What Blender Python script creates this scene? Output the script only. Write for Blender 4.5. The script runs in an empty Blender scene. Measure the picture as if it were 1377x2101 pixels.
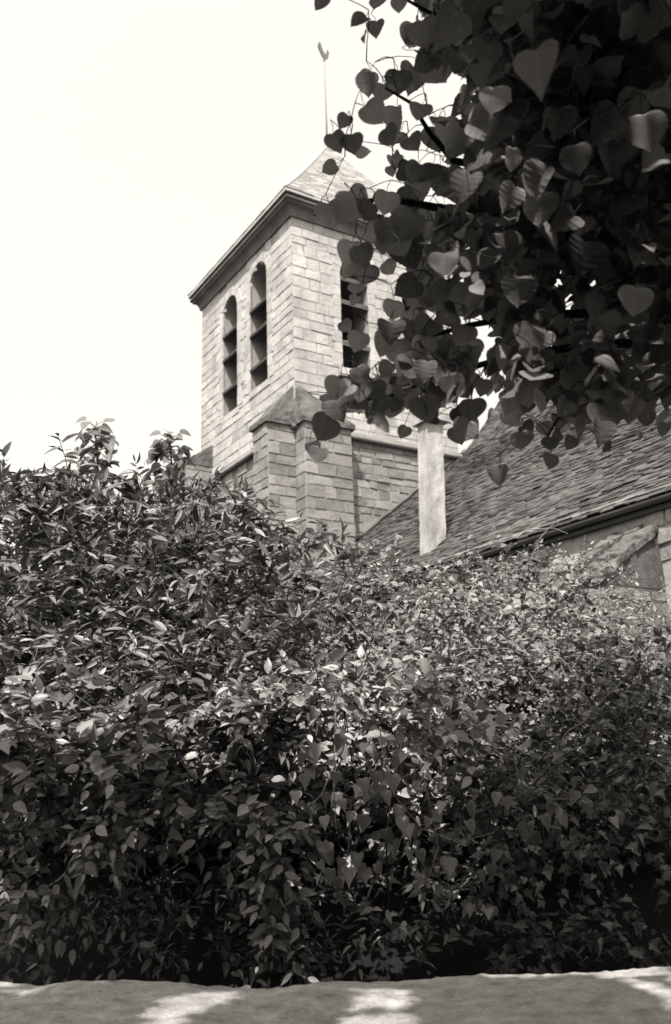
import bpy, math, random
import numpy as np
from mathutils import noise as mnoise, Vector

random.seed(7)
RNG = np.random.default_rng(11)
S = bpy.context.scene
COL = S.collection
R = math.radians

# ------------------------------------------------------------------ camera, world, sun, exposure
EYE = 1.6
F_PX, PITCH, ROLL = 1861.27, 0.273453, -0.0325207
PW, PH = 1377.0, 2101.0
cd = bpy.data.cameras.new('camera')
cam = bpy.data.objects.new('camera', cd)
COL.objects.link(cam)
S.camera = cam
cd.sensor_fit = 'HORIZONTAL'
cd.sensor_width = 36.0
cd.lens = F_PX * 36.0 / PW
cd.clip_start = 0.05
cd.clip_end = 3000
_f = np.array([0, math.cos(PITCH), math.sin(PITCH)])
_u = np.array([0, -math.sin(PITCH), math.cos(PITCH)])
_r = np.array([1.0, 0, 0])
CR = math.cos(ROLL) * _r + math.sin(ROLL) * _u
CU = -math.sin(ROLL) * _r + math.cos(ROLL) * _u
CF = _f
from mathutils import Matrix
cam.matrix_world = Matrix(((CR[0], CU[0], -CF[0], 0), (CR[1], CU[1], -CF[1], 0), (CR[2], CU[2], -CF[2], EYE), (0, 0, 0, 1)))
cd.dof.use_dof = True
cd.dof.focus_distance = 4.6
cd.dof.aperture_fstop = 5.2

SUN_EL, SUN_AZ = R(56), R(193)          # azimuth clockwise from +Y
SUN = np.array([math.sin(SUN_AZ) * math.cos(SUN_EL), math.cos(SUN_AZ) * math.cos(SUN_EL), math.sin(SUN_EL)])
ld = bpy.data.lights.new('sun', 'SUN')
ld.energy = 3.5
ld.angle = R(0.55)
ld.color = (1.0, 0.96, 0.92)
lo = bpy.data.objects.new('sun', ld)
COL.objects.link(lo)
lo.rotation_euler = Vector(-SUN).to_track_quat('-Z', 'Y').to_euler()

W = bpy.data.worlds.new('World')
S.world = W
W.use_nodes = True
nt = W.node_tree
nt.nodes.clear()
sky = nt.nodes.new('ShaderNodeTexSky')
sky.sky_type = 'NISHITA'
sky.sun_disc = False
sky.sun_elevation = SUN_EL
sky.sun_rotation = SUN_AZ
sky.air_density = 1.0
sky.dust_density = 9.0
bw = nt.nodes.new('ShaderNodeRGBToBW')
mul = nt.nodes.new('ShaderNodeVectorMath')
mul.operation = 'MULTIPLY'
mul.inputs[1].default_value = (1.0, 0.967, 0.885)      # black-and-white sky on warm paper
bg = nt.nodes.new('ShaderNodeBackground')
bg.inputs['Strength'].default_value = 0.15
wo = nt.nodes.new('ShaderNodeOutputWorld')
nt.links.new(sky.outputs[0], bw.inputs[0])
nt.links.new(bw.outputs[0], mul.inputs[0])
hz = nt.nodes.new('ShaderNodeMixRGB')              # thin white overcast veiling the blue sky
hz.inputs['Fac'].default_value = 0.65
hz.inputs['Color2'].default_value = (4.0, 3.87, 3.53, 1)
nt.links.new(mul.outputs[0], hz.inputs['Color1'])
nt.links.new(hz.outputs[0], bg.inputs['Color'])
nt.links.new(bg.outputs[0], wo.inputs[0])

S.view_settings.view_transform = 'Standard'
S.view_settings.look = 'None'
S.view_settings.gamma = 1.0
S.view_settings.use_curve_mapping = False
S.view_settings.exposure = 1.2
S.render.engine = 'CYCLES'
S.cycles.max_bounces = 6
S.cycles.transparent_max_bounces = 4

# ------------------------------------------------------------------ helpers
def ray(x, y):
    return CF + CR * ((x - PW / 2) / F_PX) - CU * ((y - PH / 2) / F_PX)

def at(x, y, d):
    """a point of the place: the ray of a photograph pixel, d metres ahead"""
    return np.array([0, 0, EYE]) + ray(x, y) * d

def project(P):
    Q = np.asarray(P) - np.array([0, 0, EYE])
    z = Q @ CF
    return PW / 2 + F_PX * (Q @ CR) / z, PH / 2 - F_PX * (Q @ CU) / z, z

def unit(v):
    v = np.asarray(v, float)
    return v / (np.linalg.norm(v, axis=-1, keepdims=True) + 1e-12)

def in_poly(x, y, poly):
    c = False
    j = len(poly) - 1
    for i in range(len(poly)):
        xi, yi = poly[i]
        xj, yj = poly[j]
        if (yi > y) != (yj > y) and x < (xj - xi) * (y - yi) / (yj - yi) + xi:
            c = not c
        j = i
    return c

def tag(o, label=None, cat=None, group=None, kind=None):
    if label: o['label'] = label
    if cat: o['category'] = cat
    if group: o['group'] = group
    if kind: o['kind'] = kind
    return o

def empty(name, loc, rz=0.0):
    o = bpy.data.objects.new(name, None)
    COL.objects.link(o)
    o.location = loc
    o.rotation_euler = (0, 0, rz)
    o.empty_display_size = 0.2
    return o

class MB:
    def __init__(self):
        self.v, self.f = [], []
    def poly(self, pts):
        n = len(self.v)
        self.v += [tuple(map(float, p)) for p in pts]
        self.f.append(tuple(range(n, n + len(pts))))
    def hull8(self, b, t):
        """b, t: four corners each (same winding), a closed block"""
        n = len(self.v)
        self.v += [tuple(map(float, p)) for p in list(b) + list(t)]
        self.f += [(n, n+3, n+2, n+1), (n+4, n+5, n+6, n+7)]
        for i in range(4):
            j = (i + 1) % 4
            self.f.append((n+i, n+j, n+4+j, n+4+i))
    def box(self, x0, x1, y0, y1, z0, z1):
        b = [(x0,y0,z0),(x1,y0,z0),(x1,y1,z0),(x0,y1,z0)]
        t = [(x0,y0,z1),(x1,y0,z1),(x1,y1,z1),(x0,y1,z1)]
        self.hull8(b, t)
    def prism(self, pts, d):
        """closed outline extruded by vector d"""
        n = len(self.v); k = len(pts)
        d = np.asarray(d, float)
        self.v += [tuple(map(float, p)) for p in pts] + [tuple(map(float, np.asarray(p, float) + d)) for p in pts]
        self.f += [tuple(range(n + k - 1, n - 1, -1)), tuple(range(n + k, n + 2 * k))]
        for i in range(k):
            j = (i + 1) % k
            self.f.append((n+i, n+j, n+k+j, n+k+i))
    def tube(self, pts, r0, r1=None, sides=6):
        r1 = r0 if r1 is None else r1
        pts = np.asarray(pts, float); k = len(pts); n = len(self.v)
        for i, p in enumerate(pts):
            t = unit(pts[min(i + 1, k - 1)] - pts[max(i - 1, 0)])
            ref = np.array([0, 0, 1.0]) if abs(t[2]) < .9 else np.array([1.0, 0, 0])
            a = unit(np.cross(t, ref)); b = np.cross(t, a)
            r = r0 + (r1 - r0) * i / max(1, k - 1)
            for s in range(sides):
                w = 2 * math.pi * s / sides
                self.v.append(tuple(p + a * r * math.cos(w) + b * r * math.sin(w)))
        for i in range(k - 1):
            for s in range(sides):
                q = (s + 1) % sides
                self.f.append((n+i*sides+s, n+i*sides+q, n+(i+1)*sides+q, n+(i+1)*sides+s))
        self.f.append(tuple(range(n + sides - 1, n - 1, -1)))
        self.f.append(tuple(range(n + (k-1)*sides, n + k*sides)))
    def build(self, name, mat, parent=None, smooth=False, origin=None, fix=True):
        me = bpy.data.meshes.new(name)
        v = self.v
        if origin is not None:
            v = [tuple(np.asarray(p) - origin) for p in v]
        me.from_pydata(v, [], self.f)
        if fix:
            import bmesh
            bm = bmesh.new(); bm.from_mesh(me)
            bmesh.ops.recalc_face_normals(bm, faces=bm.faces)
            bm.to_mesh(me); bm.free()
        if smooth:
            me.polygons.foreach_set('use_smooth', [True] * len(me.polygons))
        me.materials.append(mat)
        o = bpy.data.objects.new(name, me)
        COL.objects.link(o)
        if parent is not None: o.parent = parent
        return o

def rough(o, cuts=6, amp=.012, sc=5.0, seed=0.0, smooth=True):
    """subdivide a part and wear its faces unevenly"""
    import bmesh
    bm = bmesh.new(); bm.from_mesh(o.data)
    bmesh.ops.triangulate(bm, faces=[f for f in bm.faces if len(f.verts) > 4])
    bmesh.ops.subdivide_edges(bm, edges=bm.edges[:], cuts=cuts, use_grid_fill=True)
    bm.normal_update()
    for v in bm.verts:
        q = v.co * sc + Vector((seed, 0, 0))
        v.co += v.normal * amp * (mnoise.fractal(q, .8, 2.0, 4) + .6 * mnoise.noise(q * 3.1))
    bm.to_mesh(o.data); bm.free()
    o.data.polygons.foreach_set('use_smooth', [False] * len(o.data.polygons))

# ------------------------------------------------------------------ materials (all on the warm grey scale of the print)
TINT = (1.0, 0.962, 0.925)
def grey(v): return (v * TINT[0], v * TINT[1], v * TINT[2], 1)

class Mat:
    def __init__(self, name):
        self.m = bpy.data.materials.new(name)
        self.m.use_nodes = True
        self.t = self.m.node_tree
        self.b = self.t.nodes['Principled BSDF']
    def n(self, kind, **kw):
        x = self.t.nodes.new(kind)
        for k, v in kw.items():
            if hasattr(x, k): setattr(x, k, v)
            else: x.inputs[k].default_value = v
        return x
    def l(self, a, b): self.t.links.new(a, b)

def stone(name, lo, hi, rough=.9, scale=3.0, isl=.35, bump=.4, bscale=35.0, stain=.35, zstretch=1.0):
    M = Mat(name)
    tc = M.n('ShaderNodeTexCoord')
    mp = M.n('ShaderNodeMapping'); mp.inputs['Scale'].default_value = (1, 1, zstretch)
    M.l(tc.outputs['Object'], mp.inputs['Vector'])
    n1 = M.n('ShaderNodeTexNoise', Scale=scale, Detail=8.0, Roughness=.65)
    n2 = M.n('ShaderNodeTexNoise', Scale=bscale, Detail=6.0, Roughness=.7)
    M.l(mp.outputs[0], n1.inputs['Vector']); M.l(tc.outputs['Object'], n2.inputs['Vector'])
    geo = M.n('ShaderNodeNewGeometry')
    # value = noise*stain + island*isl + fine*.25
    a = M.n('ShaderNodeMath', operation='MULTIPLY_ADD'); M.l(geo.outputs['Random Per Island'], a.inputs[0]); a.inputs[1].default_value = isl; a.inputs[2].default_value = .5 - isl / 2
    b = M.n('ShaderNodeMath', operation='MULTIPLY_ADD'); M.l(n1.outputs['Fac'], b.inputs[0]); b.inputs[1].default_value = stain * 2; M.l(a.outputs[0], b.inputs[2])
    c = M.n('ShaderNodeMath', operation='MULTIPLY_ADD'); M.l(n2.outputs['Fac'], c.inputs[0]); c.inputs[1].default_value = .5; M.l(b.outputs[0], c.inputs[2])
    rp = M.n('ShaderNodeValToRGB')
    sub = M.n('ShaderNodeMath', operation='SUBTRACT'); M.l(c.outputs[0], sub.inputs[0]); sub.inputs[1].default_value = .25 + stain
    c = sub
    w_ = .13 + isl * .42 + stain * .32
    rp.color_ramp.elements[0].position = .5 - w_; rp.color_ramp.elements[1].position = .5 + w_
    rp.color_ramp.elements[0].color = grey(lo); rp.color_ramp.elements[1].color = grey(hi)
    M.l(c.outputs[0], rp.inputs[0]); M.l(rp.outputs[0], M.b.inputs['Base Color'])
    bp = M.n('ShaderNodeBump', Strength=bump, Distance=.02); M.l(n2.outputs['Fac'], bp.inputs['Height'])
    M.l(bp.outputs[0], M.b.inputs['Normal'])
    M.b.inputs['Roughness'].default_value = rough
    M.b.inputs['Specular IOR Level'].default_value = .2
    return M.m

def leafmat(name, lo, hi, transl=.25, rough=.45, spec=.35, vein=.0):
    M = Mat(name)
    geo = M.n('ShaderNodeNewGeometry')
    tc = M.n('ShaderNodeTexCoord')
    rp = M.n('ShaderNodeValToRGB')
    rp.color_ramp.elements[0].color = grey(lo); rp.color_ramp.elements[1].color = grey(hi)
    nz = M.n('ShaderNodeTexNoise', Scale=60.0, Detail=3.0)
    M.l(tc.outputs['Object'], nz.inputs['Vector'])
    a = M.n('ShaderNodeMath', operation='MULTIPLY_ADD'); M.l(nz.outputs['Fac'], a.inputs[0]); a.inputs[1].default_value = .5
    M.l(geo.outputs['Random Per Island'], a.inputs[2])
    s = M.n('ShaderNodeMath', operation='SUBTRACT'); M.l(a.outputs[0], s.inputs[0]); s.inputs[1].default_value = .25
    M.l(s.outputs[0], rp.inputs[0])
    col = rp.outputs[0]
    if vein:
        sep = M.n('ShaderNodeSeparateXYZ'); M.l(tc.outputs['UV'], sep.inputs[0])
        ab = M.n('ShaderNodeMath', operation='ABSOLUTE')
        ctr = M.n('ShaderNodeMath', operation='SUBTRACT'); M.l(sep.outputs['Y'], ctr.inputs[0]); ctr.inputs[1].default_value = .5
        M.l(ctr.outputs[0], ab.inputs[0])
        # side veins: bands of (s - 0.9|t|)
        k = M.n('ShaderNodeMath', operation='MULTIPLY_ADD'); M.l(ab.outputs[0], k.inputs[0]); k.inputs[1].default_value = -.9; M.l(sep.outputs['X'], k.inputs[2])
        k2 = M.n('ShaderNodeMath', operation='MULTIPLY'); M.l(k.outputs[0], k2.inputs[0]); k2.inputs[1].default_value = 6.5
        fr = M.n('ShaderNodeMath', operation='FRACT'); M.l(k2.outputs[0], fr.inputs[0])
        l1 = M.n('ShaderNodeMath', operation='LESS_THAN'); M.l(fr.outputs[0], l1.inputs[0]); l1.inputs[1].default_value = .13
        l2 = M.n('ShaderNodeMath', operation='LESS_THAN'); M.l(ab.outputs[0], l2.inputs[0]); l2.inputs[1].default_value = .018
        mx = M.n('ShaderNodeMath', operation='MAXIMUM'); M.l(l1.outputs[0], mx.inputs[0]); M.l(l2.outputs[0], mx.inputs[1])
        sc = M.n('ShaderNodeMath', operation='MULTIPLY_ADD'); M.l(mx.outputs[0], sc.inputs[0]); sc.inputs[1].default_value = vein; sc.inputs[2].default_value = 1.0
        vm = M.n('ShaderNodeVectorMath', operation='SCALE'); M.l(col, vm.inputs[0]); M.l(sc.outputs[0], vm.inputs['Scale'])
        col = vm.outputs[0]
    M.l(col, M.b.inputs['Base Color'])
    M.b.inputs['Roughness'].default_value = rough
    M.b.inputs['Specular IOR Level'].default_value = spec
    tr = M.n('ShaderNodeBsdfTranslucent'); M.l(col, tr.inputs['Color'])
    mix = M.n('ShaderNodeMixShader'); mix.inputs[0].default_value = transl
    M.l(M.b.outputs[0], mix.inputs[1]); M.l(tr.outputs[0], mix.inputs[2])
    out = M.t.nodes['Material Output']
    M.l(mix.outputs[0], out.inputs['Surface'])
    return M.m

M_ASHLAR = stone('ashlar_limestone', .21, .60, isl=.22, scale=1.5, stain=.5, bump=1.0, bscale=11, zstretch=.45)
M_LOWER = stone('weathered_rubble', .08, .36, isl=.34, scale=1.6, stain=.4, bump=1.0, bscale=14)
M_MORTAR = stone('lime_mortar', .2, .34, isl=0, scale=2, stain=.2, bump=.4)
M_TRIM = stone('moulded_stone', .05, .25, isl=.1, scale=2.2, stain=.35, bump=.5)
M_CAP = stone('buttress_cap_stone', .02, .18, isl=.1, scale=4, stain=.45, bump=.7)
M_SLATE = stone('tower_roof_slate', .30, .54, isl=.3, scale=1.2, stain=.2, bump=.3, rough=.5)
M_TILE = stone('old_flat_tile', .008, .115, isl=.7, scale=.9, stain=.5, bump=.6, bscale=40)
M_PLASTER = stone('nave_plaster', .07, .48, isl=0, scale=1.8, stain=.5, bump=.5, bscale=12)
M_CHIM = stone('chimney_render', .16, .52, isl=0, scale=4.5, stain=.5, bump=.35, zstretch=.25)
M_WALL = stone('garden_wall_mortar', .17, .76, isl=0, scale=13, stain=.42, bump=1.0, bscale=70)
M_METAL = stone('weathered_zinc', .03, .07, isl=0, scale=5, stain=.2, bump=.1, rough=.5)
M_GUTTER = stone('gutter_zinc', .05, .11, isl=0, scale=5, stain=.2, bump=.1, rough=.45)
M_LOUVRE = stone('louvre_slab', .06, .18, isl=.2, scale=4, stain=.3, bump=.3)
M_SOIL = stone('soil', .003, .014, isl=0, scale=2, stain=.3, bump=1.0, bscale=8)
M_BARK = stone('bark', .015, .045, isl=.1, scale=6, stain=.3, bump=1.0, bscale=25)
M_CANE = stone('bramble_cane', .10, .26, isl=.5, scale=10, stain=.2, bump=.1)
M_STEM = stone('green_stem', .025, .07, isl=.6, scale=10, stain=.2, bump=.1)
L_LINDEN = leafmat('linden_leaf', .08, .34, transl=.5, rough=.55, spec=.2, vein=.22)
L_ELDER = leafmat('elder_leaf', .02, .23, transl=.2, rough=.4)
L_DOG = leafmat('dogwood_leaf', .02, .27, transl=.2, rough=.38, vein=.15)
L_BRIGHT = leafmat('mound_leaf', .03, .42, transl=.2, rough=.38, vein=.15)
L_BRAMBLE = leafmat('bramble_leaf', .02, .30, transl=.2, rough=.5)
L_HAW = leafmat('hawthorn_leaf', .012, .19, transl=.2, rough=.45)
L_SCRUB = leafmat('scrub_leaf', .06, .38, transl=.2, rough=.6)
L_IVY = leafmat('ivy_leaf', .01, .12, transl=.1, rough=.3, spec=.5)
L_VINE = leafmat('bindweed_leaf', .05, .26, transl=.2, rough=.4, vein=.2)
L_LOW = leafmat('wall_foot_leaf', .03, .12, transl=.15, rough=.4)
L_SAP = leafmat('sapling_leaf', .12, .27, transl=.5, rough=.5)

# ------------------------------------------------------------------ ground
mb = MB()
xs = [-1500, -60, -12, -4, 0, 4, 12, 60, 1500]
prof = [(-1500, 0), (-10, 0), (2.5, 0), (2.6, .02), (2.85, .45), (3.4, .5), (4.2, .75), (5.2, 1.3), (6.4, 1.6), (9, 1.1), (16, .5), (40, 0), (1500, -2)]
idx = {}
for j, (y, z) in enumerate(prof):
    for i, x in enumerate(xs):
        idx[i, j] = len(mb.v); mb.v.append((x, y, z))
for j in range(len(prof) - 1):
    for i in range(len(xs) - 1):
        mb.f.append((idx[i, j], idx[i+1, j], idx[i+1, j+1], idx[i, j+1]))
g = mb.build('ground', M_SOIL); tag(g, 'bare earth ground behind and before the garden wall', 'ground', kind='structure')

# ------------------------------------------------------------------ garden wall (foreground)
EDGE = [(-300, 2003), (0, 2003), (90, 2012), (170, 2002), (300, 2009), (400, 2012), (550, 2022), (650, 2011), (760, 2006), (900, 2001), (1000, 1995), (1200, 1985), (1377, 1974), (1700, 1960)]
WY = 3.1
ex, ez = [], []
for x, y in EDGE:
    d = ray(x, y); t = WY / d[1]
    ex.append(d[0] * t); ez.append(EYE + d[2] * t)
def wall_top(x): return float(np.interp(x, ex, ez))
wroot = empty('garden_wall', (0, 2.75, 0))
tag(wroot, 'low pale mortar topped garden wall with a wavy edge along the bottom of the hedge', 'wall')
mb = MB()
NX, ringn = 620, 46
x0w, x1w = -3.2, 3.2
def wall_ring(x):
    top = wall_top(x)
    pts = []
    for k in range(ringn):
        s = k / (ringn - 1)
        y = 2.3 + (WY - 2.3) * s
        # slightly humped coping with softly rounded lips
        lip = min(s, 1 - s)
        h = -0.05 * max(0, 1 - lip / .07) ** 2 + .006 * math.sin(s * math.pi)
        nz = mnoise.fractal(Vector((x * 3.1, y * 3.1, 2.2)), .9, 2.0, 5) * .009
        nz += mnoise.noise(Vector((x * 26, y * 26, 5))) * .004 + mnoise.noise(Vector((x * 61, y * 61, 9))) * .002
        pts.append((x, y + (.006 * mnoise.noise(Vector((x * 9, s * 4, 1)))), top + h + nz))
    return pts
for i in range(NX):
    x = x0w + (x1w - x0w) * i / (NX - 1)
    mb.v += wall_ring(x)
for i in range(NX - 1):
    for k in range(ringn - 1):
        a = i * ringn + k
        mb.f.append((a, a + ringn, a + ringn + 1, a + 1))
cop = mb.build('coping', M_WALL, wroot, smooth=True, origin=np.array([0, 2.75, 0]), fix=False)
mb = MB()
mb.box(x0w, x1w, 2.34, WY - .012, 0, .86)
mb.build('masonry', M_LOWER, wroot, origin=np.array([0, 2.75, 0]))

# ------------------------------------------------------------------ church tower (local: x = along right face B, y = along left face A)
YAW = 0.5601097
TC = (-0.791186, 18.04526, 0.0)
tower = empty('church_tower', TC, YAW)
tag(tower, 'square limestone bell tower with louvred arched openings and a low pyramid roof', 'tower')
LA, LB = 5.0, 4.44
E = EYE
Z_STR, Z_COR = 6.9 + E, 12.12 + E

def arch_halfw(op, z):
    """opening interval (u0,u1) at height z or None"""
    u0, u1, zb, zs = op
    if z < zb: return None
    r = (u1 - u0) / 2
    if z <= zs: return (u0, u1)
    if z - zs < r:
        h = math.sqrt(r * r - (z - zs) ** 2); c = (u0 + u1) / 2
        return (c - h, c + h)
    return None

def wall_blocks(mb, O, U, N, width, z0, z1, ops, hh=(.19, .3), ww=(.28, .62), proud=(.002, .015), joint=.012, rnd=random, jit=.008, pad=.17):
    """ashlar: each stone its own block standing a little proud of the mortar"""
    O, U, N = map(lambda q: np.asarray(q, float), (O, U, N))
    Zv = np.array([0, 0, 1.0])
    z = z0
    row = 0
    while z < z1 - .05:
        h = rnd.uniform(*hh)
        if z1 - z - h < .12: h = z1 - z
        zm = z + h / 2
        cuts = []
        for op in ops:
            iv = arch_halfw((op[0], op[1], op[2], op[3]), min(max(zm, op[2] + .001) if z + h > op[2] + .03 else zm, 1e9))
            if iv: cuts.append((iv[0] - .01, iv[1] + .01))
        segs = []; u = 0.0
        for a, b in sorted(cuts):
            segs.append((u, a)); u = b
        segs.append((u, width))
        for a, b in segs:
            if b - a < .04: continue
            p = a
            first = rnd.uniform(*ww) * (.6 if row % 2 else 1)
            while p < b - .001:
                w = first if p == a else rnd.uniform(*ww)
                if b - p - w < .16: w = b - p
                q = min(b, p + w)
                pr = rnd.uniform(*proud); c = .012
                g = joint / 2
                ua, ub, za, zb = p + g, q - g, z + g, z + h - g
                if a == 0 and p == a: ua = -.0
                j = lambda: rnd.uniform(-jit, jit)
                base = [O + U*ua + Zv*za - N*.03, O + U*ub + Zv*za - N*.03, O + U*ub + Zv*zb - N*.03, O + U*ua + Zv*zb - N*.03]
                mid = [O + U*(ua+j()) + Zv*(za+j()), O + U*(ub+j()) + Zv*(za+j()), O + U*(ub+j()) + Zv*(zb+j()), O + U*(ua+j()) + Zv*(zb+j())]
                ins = c * .8
                sg = [(1, 1), (-1, 1), (-1, -1), (1, -1)]
                top = [mid[k] + U*ins*sg[k][0] + Zv*ins*sg[k][1] + N*(pr + j() * .8) for k in range(4)]
                mb.hull8(base, top)
                p = q
        z += h
        row += 1

def core_wall(mb, O, U, D, width, z0, z1, ops):
    """solid wall with round-headed holes, extruded by D"""
    O, U = np.asarray(O, float), np.asarray(U, float)
    P = lambda u, z: O + U * u + np.array([0, 0, z])
    u = 0
    for op in sorted(ops):
        u0, u1, zb, zs = op
        mb.prism([P(u, z0), P(u0, z0), P(u0, z1), P(u, z1)], D)
        mb.prism([P(u0, z0), P(u1, z0), P(u1, zb), P(u0, zb)], D)
        r = (u1 - u0) / 2; c = (u0 + u1) / 2
        arc = [P(c - r * math.cos(k / 14 * math.pi), zs + r * math.sin(k / 14 * math.pi)) for k in range(15)]
        for k in range(14):
            a, b = arc[k], arc[k + 1]
            ua = c - r * math.cos(k / 14 * math.pi); ub = c - r * math.cos((k + 1) / 14 * math.pi)
            mb.prism([a, b, P(ub, z1), P(ua, z1)], D)
        u = u1
    mb.prism([P(u, z0), P(width, z0), P(width, z1), P(u, z1)], D)

OPS_L = [(1.2, 2.08, 8.55 + E, 11.3 + E), (2.79, 3.62, 8.45 + E, 11.2 + E)]
OPS_R = [(1.25, 2.0, 8.62 + E, 11.0 + E), (3.0, 3.75, 8.62 + E, 11.0 + E)]
TH = .62
mb = MB()
core_wall(mb, (0, 0, 0), (0, 1, 0), (TH, 0, 0), LA, Z_STR, Z_COR, OPS_L)
core_wall(mb, (TH, 0, 0), (1, 0, 0), (0, TH, 0), LB - TH, Z_STR, Z_COR, [(a - TH, b - TH, c, d) for a, b, c, d in OPS_R])
mb.box(TH, LB, LA - TH, LA, Z_STR, Z_COR)
mb.box(LB - TH, LB, TH, LA - TH, Z_STR, Z_COR)
mb.box(TH, LB - TH, TH, LA - TH, Z_STR, Z_STR + .2)
mb.box(TH, LB - TH, TH, LA - TH, Z_COR - .15, Z_COR)
mb.build('belfry_core', M_MORTAR, tower)
mb = MB()
rb = random.Random(3)
wall_blocks(mb, (0, 0, 0), (0, 1, 0), (-1, 0, 0), LA, Z_STR, Z_COR, OPS_L, rnd=rb)
wall_blocks(mb, (0, 0, 0), (1, 0, 0), (0, -1, 0), LB, Z_STR, Z_COR, OPS_R, rnd=rb)
wall_blocks(mb, (0, LA, 0), (1, 0, 0), (0, 1, 0), LB, Z_STR, Z_COR, [], rnd=rb)
wall_blocks(mb, (LB, 0, 0), (0, 1, 0), (1, 0, 0), LA, Z_STR, Z_COR, [], rnd=rb)
mb.build('belfry_wall', M_ASHLAR, tower)
mb = MB(); mb.box(.0, LB, .0, LA, 0, Z_STR)
mb.build('shaft_core', M_MORTAR, tower)
mb = MB()
rub = dict(hh=(.14, .24), ww=(.2, .5), proud=(.008, .035), jit=.012, rnd=rb)
wall_blocks(mb, (0, 0, 0), (0, 1, 0), (-1, 0, 0), LA, 0, Z_STR, [], **rub)
wall_blocks(mb, (0, 0, 0), (1, 0, 0), (0, -1, 0), LB, 0, Z_STR, [], **rub)
wall_blocks(mb, (0, LA, 0), (1, 0, 0), (0, 1, 0), LB, 0, Z_STR, [], **rub)
wall_blocks(mb, (LB, 0, 0), (0, 1, 0), (1, 0, 0), LA, 0, Z_STR, [], **rub)
mb.build('shaft_wall', M_LOWER, tower)

def rect_sweep(mb, prof, b0=0, b1=LB, a0=0, a1=LA, closed_top=False):
    n = len(mb.v); k = len(prof)
    for (o, z) in prof:
        mb.v += [(b0 - o, a0 - o, z), (b1 + o, a0 - o, z), (b1 + o, a1 + o, z), (b0 - o, a1 + o, z)]
    for i in range(k - 1):
        for s in range(4):
            q = (s + 1) % 4
            mb.f.append((n+i*4+s, n+i*4+q, n+(i+1)*4+q, n+(i+1)*4+s))
mb = MB()
zc = Z_COR
prof = [(-.05, zc - .05), (.05, zc - .05), (.06, zc + .01), (.07, zc + .03), (.09, zc + .09), (.135, zc + .15), (.2, zc + .185), (.215, zc + .2), (.215, zc + .235), (.25, zc + .245), (.265, zc + .27), (.265, zc + .3), (.22, zc + .305), (.22, zc + .37), (-.1, zc + .37), (-.1, zc-.05), (-.05, zc - .05)]
rect_sweep(mb, prof)
mb.build('cornice', M_TRIM, tower, fix=False)
mb = MB()
zs_ = Z_STR
rect_sweep(mb, [(-.05, zs_), (.12, zs_ - .01), (.14, zs_ + .02), (.14, zs_ + .05), (.03, zs_ + .17), (-.05, zs_ + .18), (-.05, zs_)])
mb.build('string_course', M_TRIM, tower, fix=False)

# roof: bell-cast pyramid in stepped slate courses
AP = np.array([2.62, 2.5, 16.62 + E])
ze = zc + .375
mb = MB()
nr = 34
def ring(t, lift):
    k = 1 - t
    z = ze + .06 + (AP[2] - ze - .06) * (t * (.93 + .07 * t)) + lift
    o = .30 * k
    out = []
    for bx, ay in ((-.30, -.30), (LB + .30, -.30), (LB + .30, LA + .30), (-.30, LA + .30)):
        out.append((AP[0] + (bx - AP[0]) * k, AP[1] + (ay - AP[1]) * k, z))
    return out
mb.v += [(-.05, -.05, ze + .003), (LB + .05, -.05, ze + .003), (LB + .05, LA + .05, ze + .003), (-.05, LA + .05, ze + .003)]
mb.v += [(-.30, -.30, ze + .003), (LB + .30, -.30, ze + .003), (LB + .30, LA + .30, ze + .003), (-.30, LA + .30, ze + .003)]
rings = [[0, 1, 2, 3], [4, 5, 6, 7]]
for i in range(nr):
    t = (i / nr) * .985
    t2 = ((i + 1) / nr) * .985
    a = len(mb.v); mb.v += ring(t, .016); mb.v += ring(t2, 0.0)
    rings += [[a, a+1, a+2, a+3], [a+4, a+5, a+6, a+7]]
for i in range(len(rings) - 1):
    for s in range(4):
        q = (s + 1) % 4
        mb.f.append((rings[i][s], rings[i][q], rings[i+1][q], rings[i+1][s]))
mb.f.append(tuple(rings[-1]))
roof = mb.build('roof', M_SLATE, tower, fix=False)
mb = MB()
rk = random.Random(5)
for i in range(30):
    t, t2 = i / 30 * .97, (i + 1.25) / 30 * .97
    lo_, hi_ = [np.array(p) for p in ring(t, .006)], [np.array(p) for p in ring(t2, -.004)]
    for sd in range(4):
        q = (sd + 1) % 4
        nn = unit(np.cross(lo_[q] - lo_[sd], hi_[sd] - lo_[sd]))
        wd = np.linalg.norm(lo_[q] - lo_[sd]); n_ = max(2, int(wd / .24))
        for k in range(n_):
            f0, f1 = (k + (.5 if i % 2 and k else 0)) / n_, min(1, (k + 1 + (.5 if i % 2 else 0)) / n_)
            j0 = rk.uniform(-.02, .02)
            A0, A1 = lo_[sd] * (1 - f0) + lo_[q] * f0, lo_[sd] * (1 - f1) + lo_[q] * f1
            B0, B1 = hi_[sd] * (1 - f0) + hi_[q] * f0, hi_[sd] * (1 - f1) + hi_[q] * f1
            A0, A1 = A0 + (B0 - A0) * (.05 + j0), A1 + (B1 - A1) * (.05 + j0 + rk.uniform(-.03, .03))
            h = rk.uniform(.022, .036)
            mb.hull8([A0, A1, B1, B0], [A0 + nn * h, A1 + nn * h, B1 + nn * .010, B0 + nn * .010])
mb.build('slates', M_SLATE, roof)
# hip rolls, lead
mb = MB()
for c in range(4):
    pts = [np.array(ring(i / 20 * .97, .03)[c]) for i in range(21)]
    mb.tube(pts, .035, .03, 6)
mb.build('hip_roll', M_SLATE, roof, smooth=True)

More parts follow.
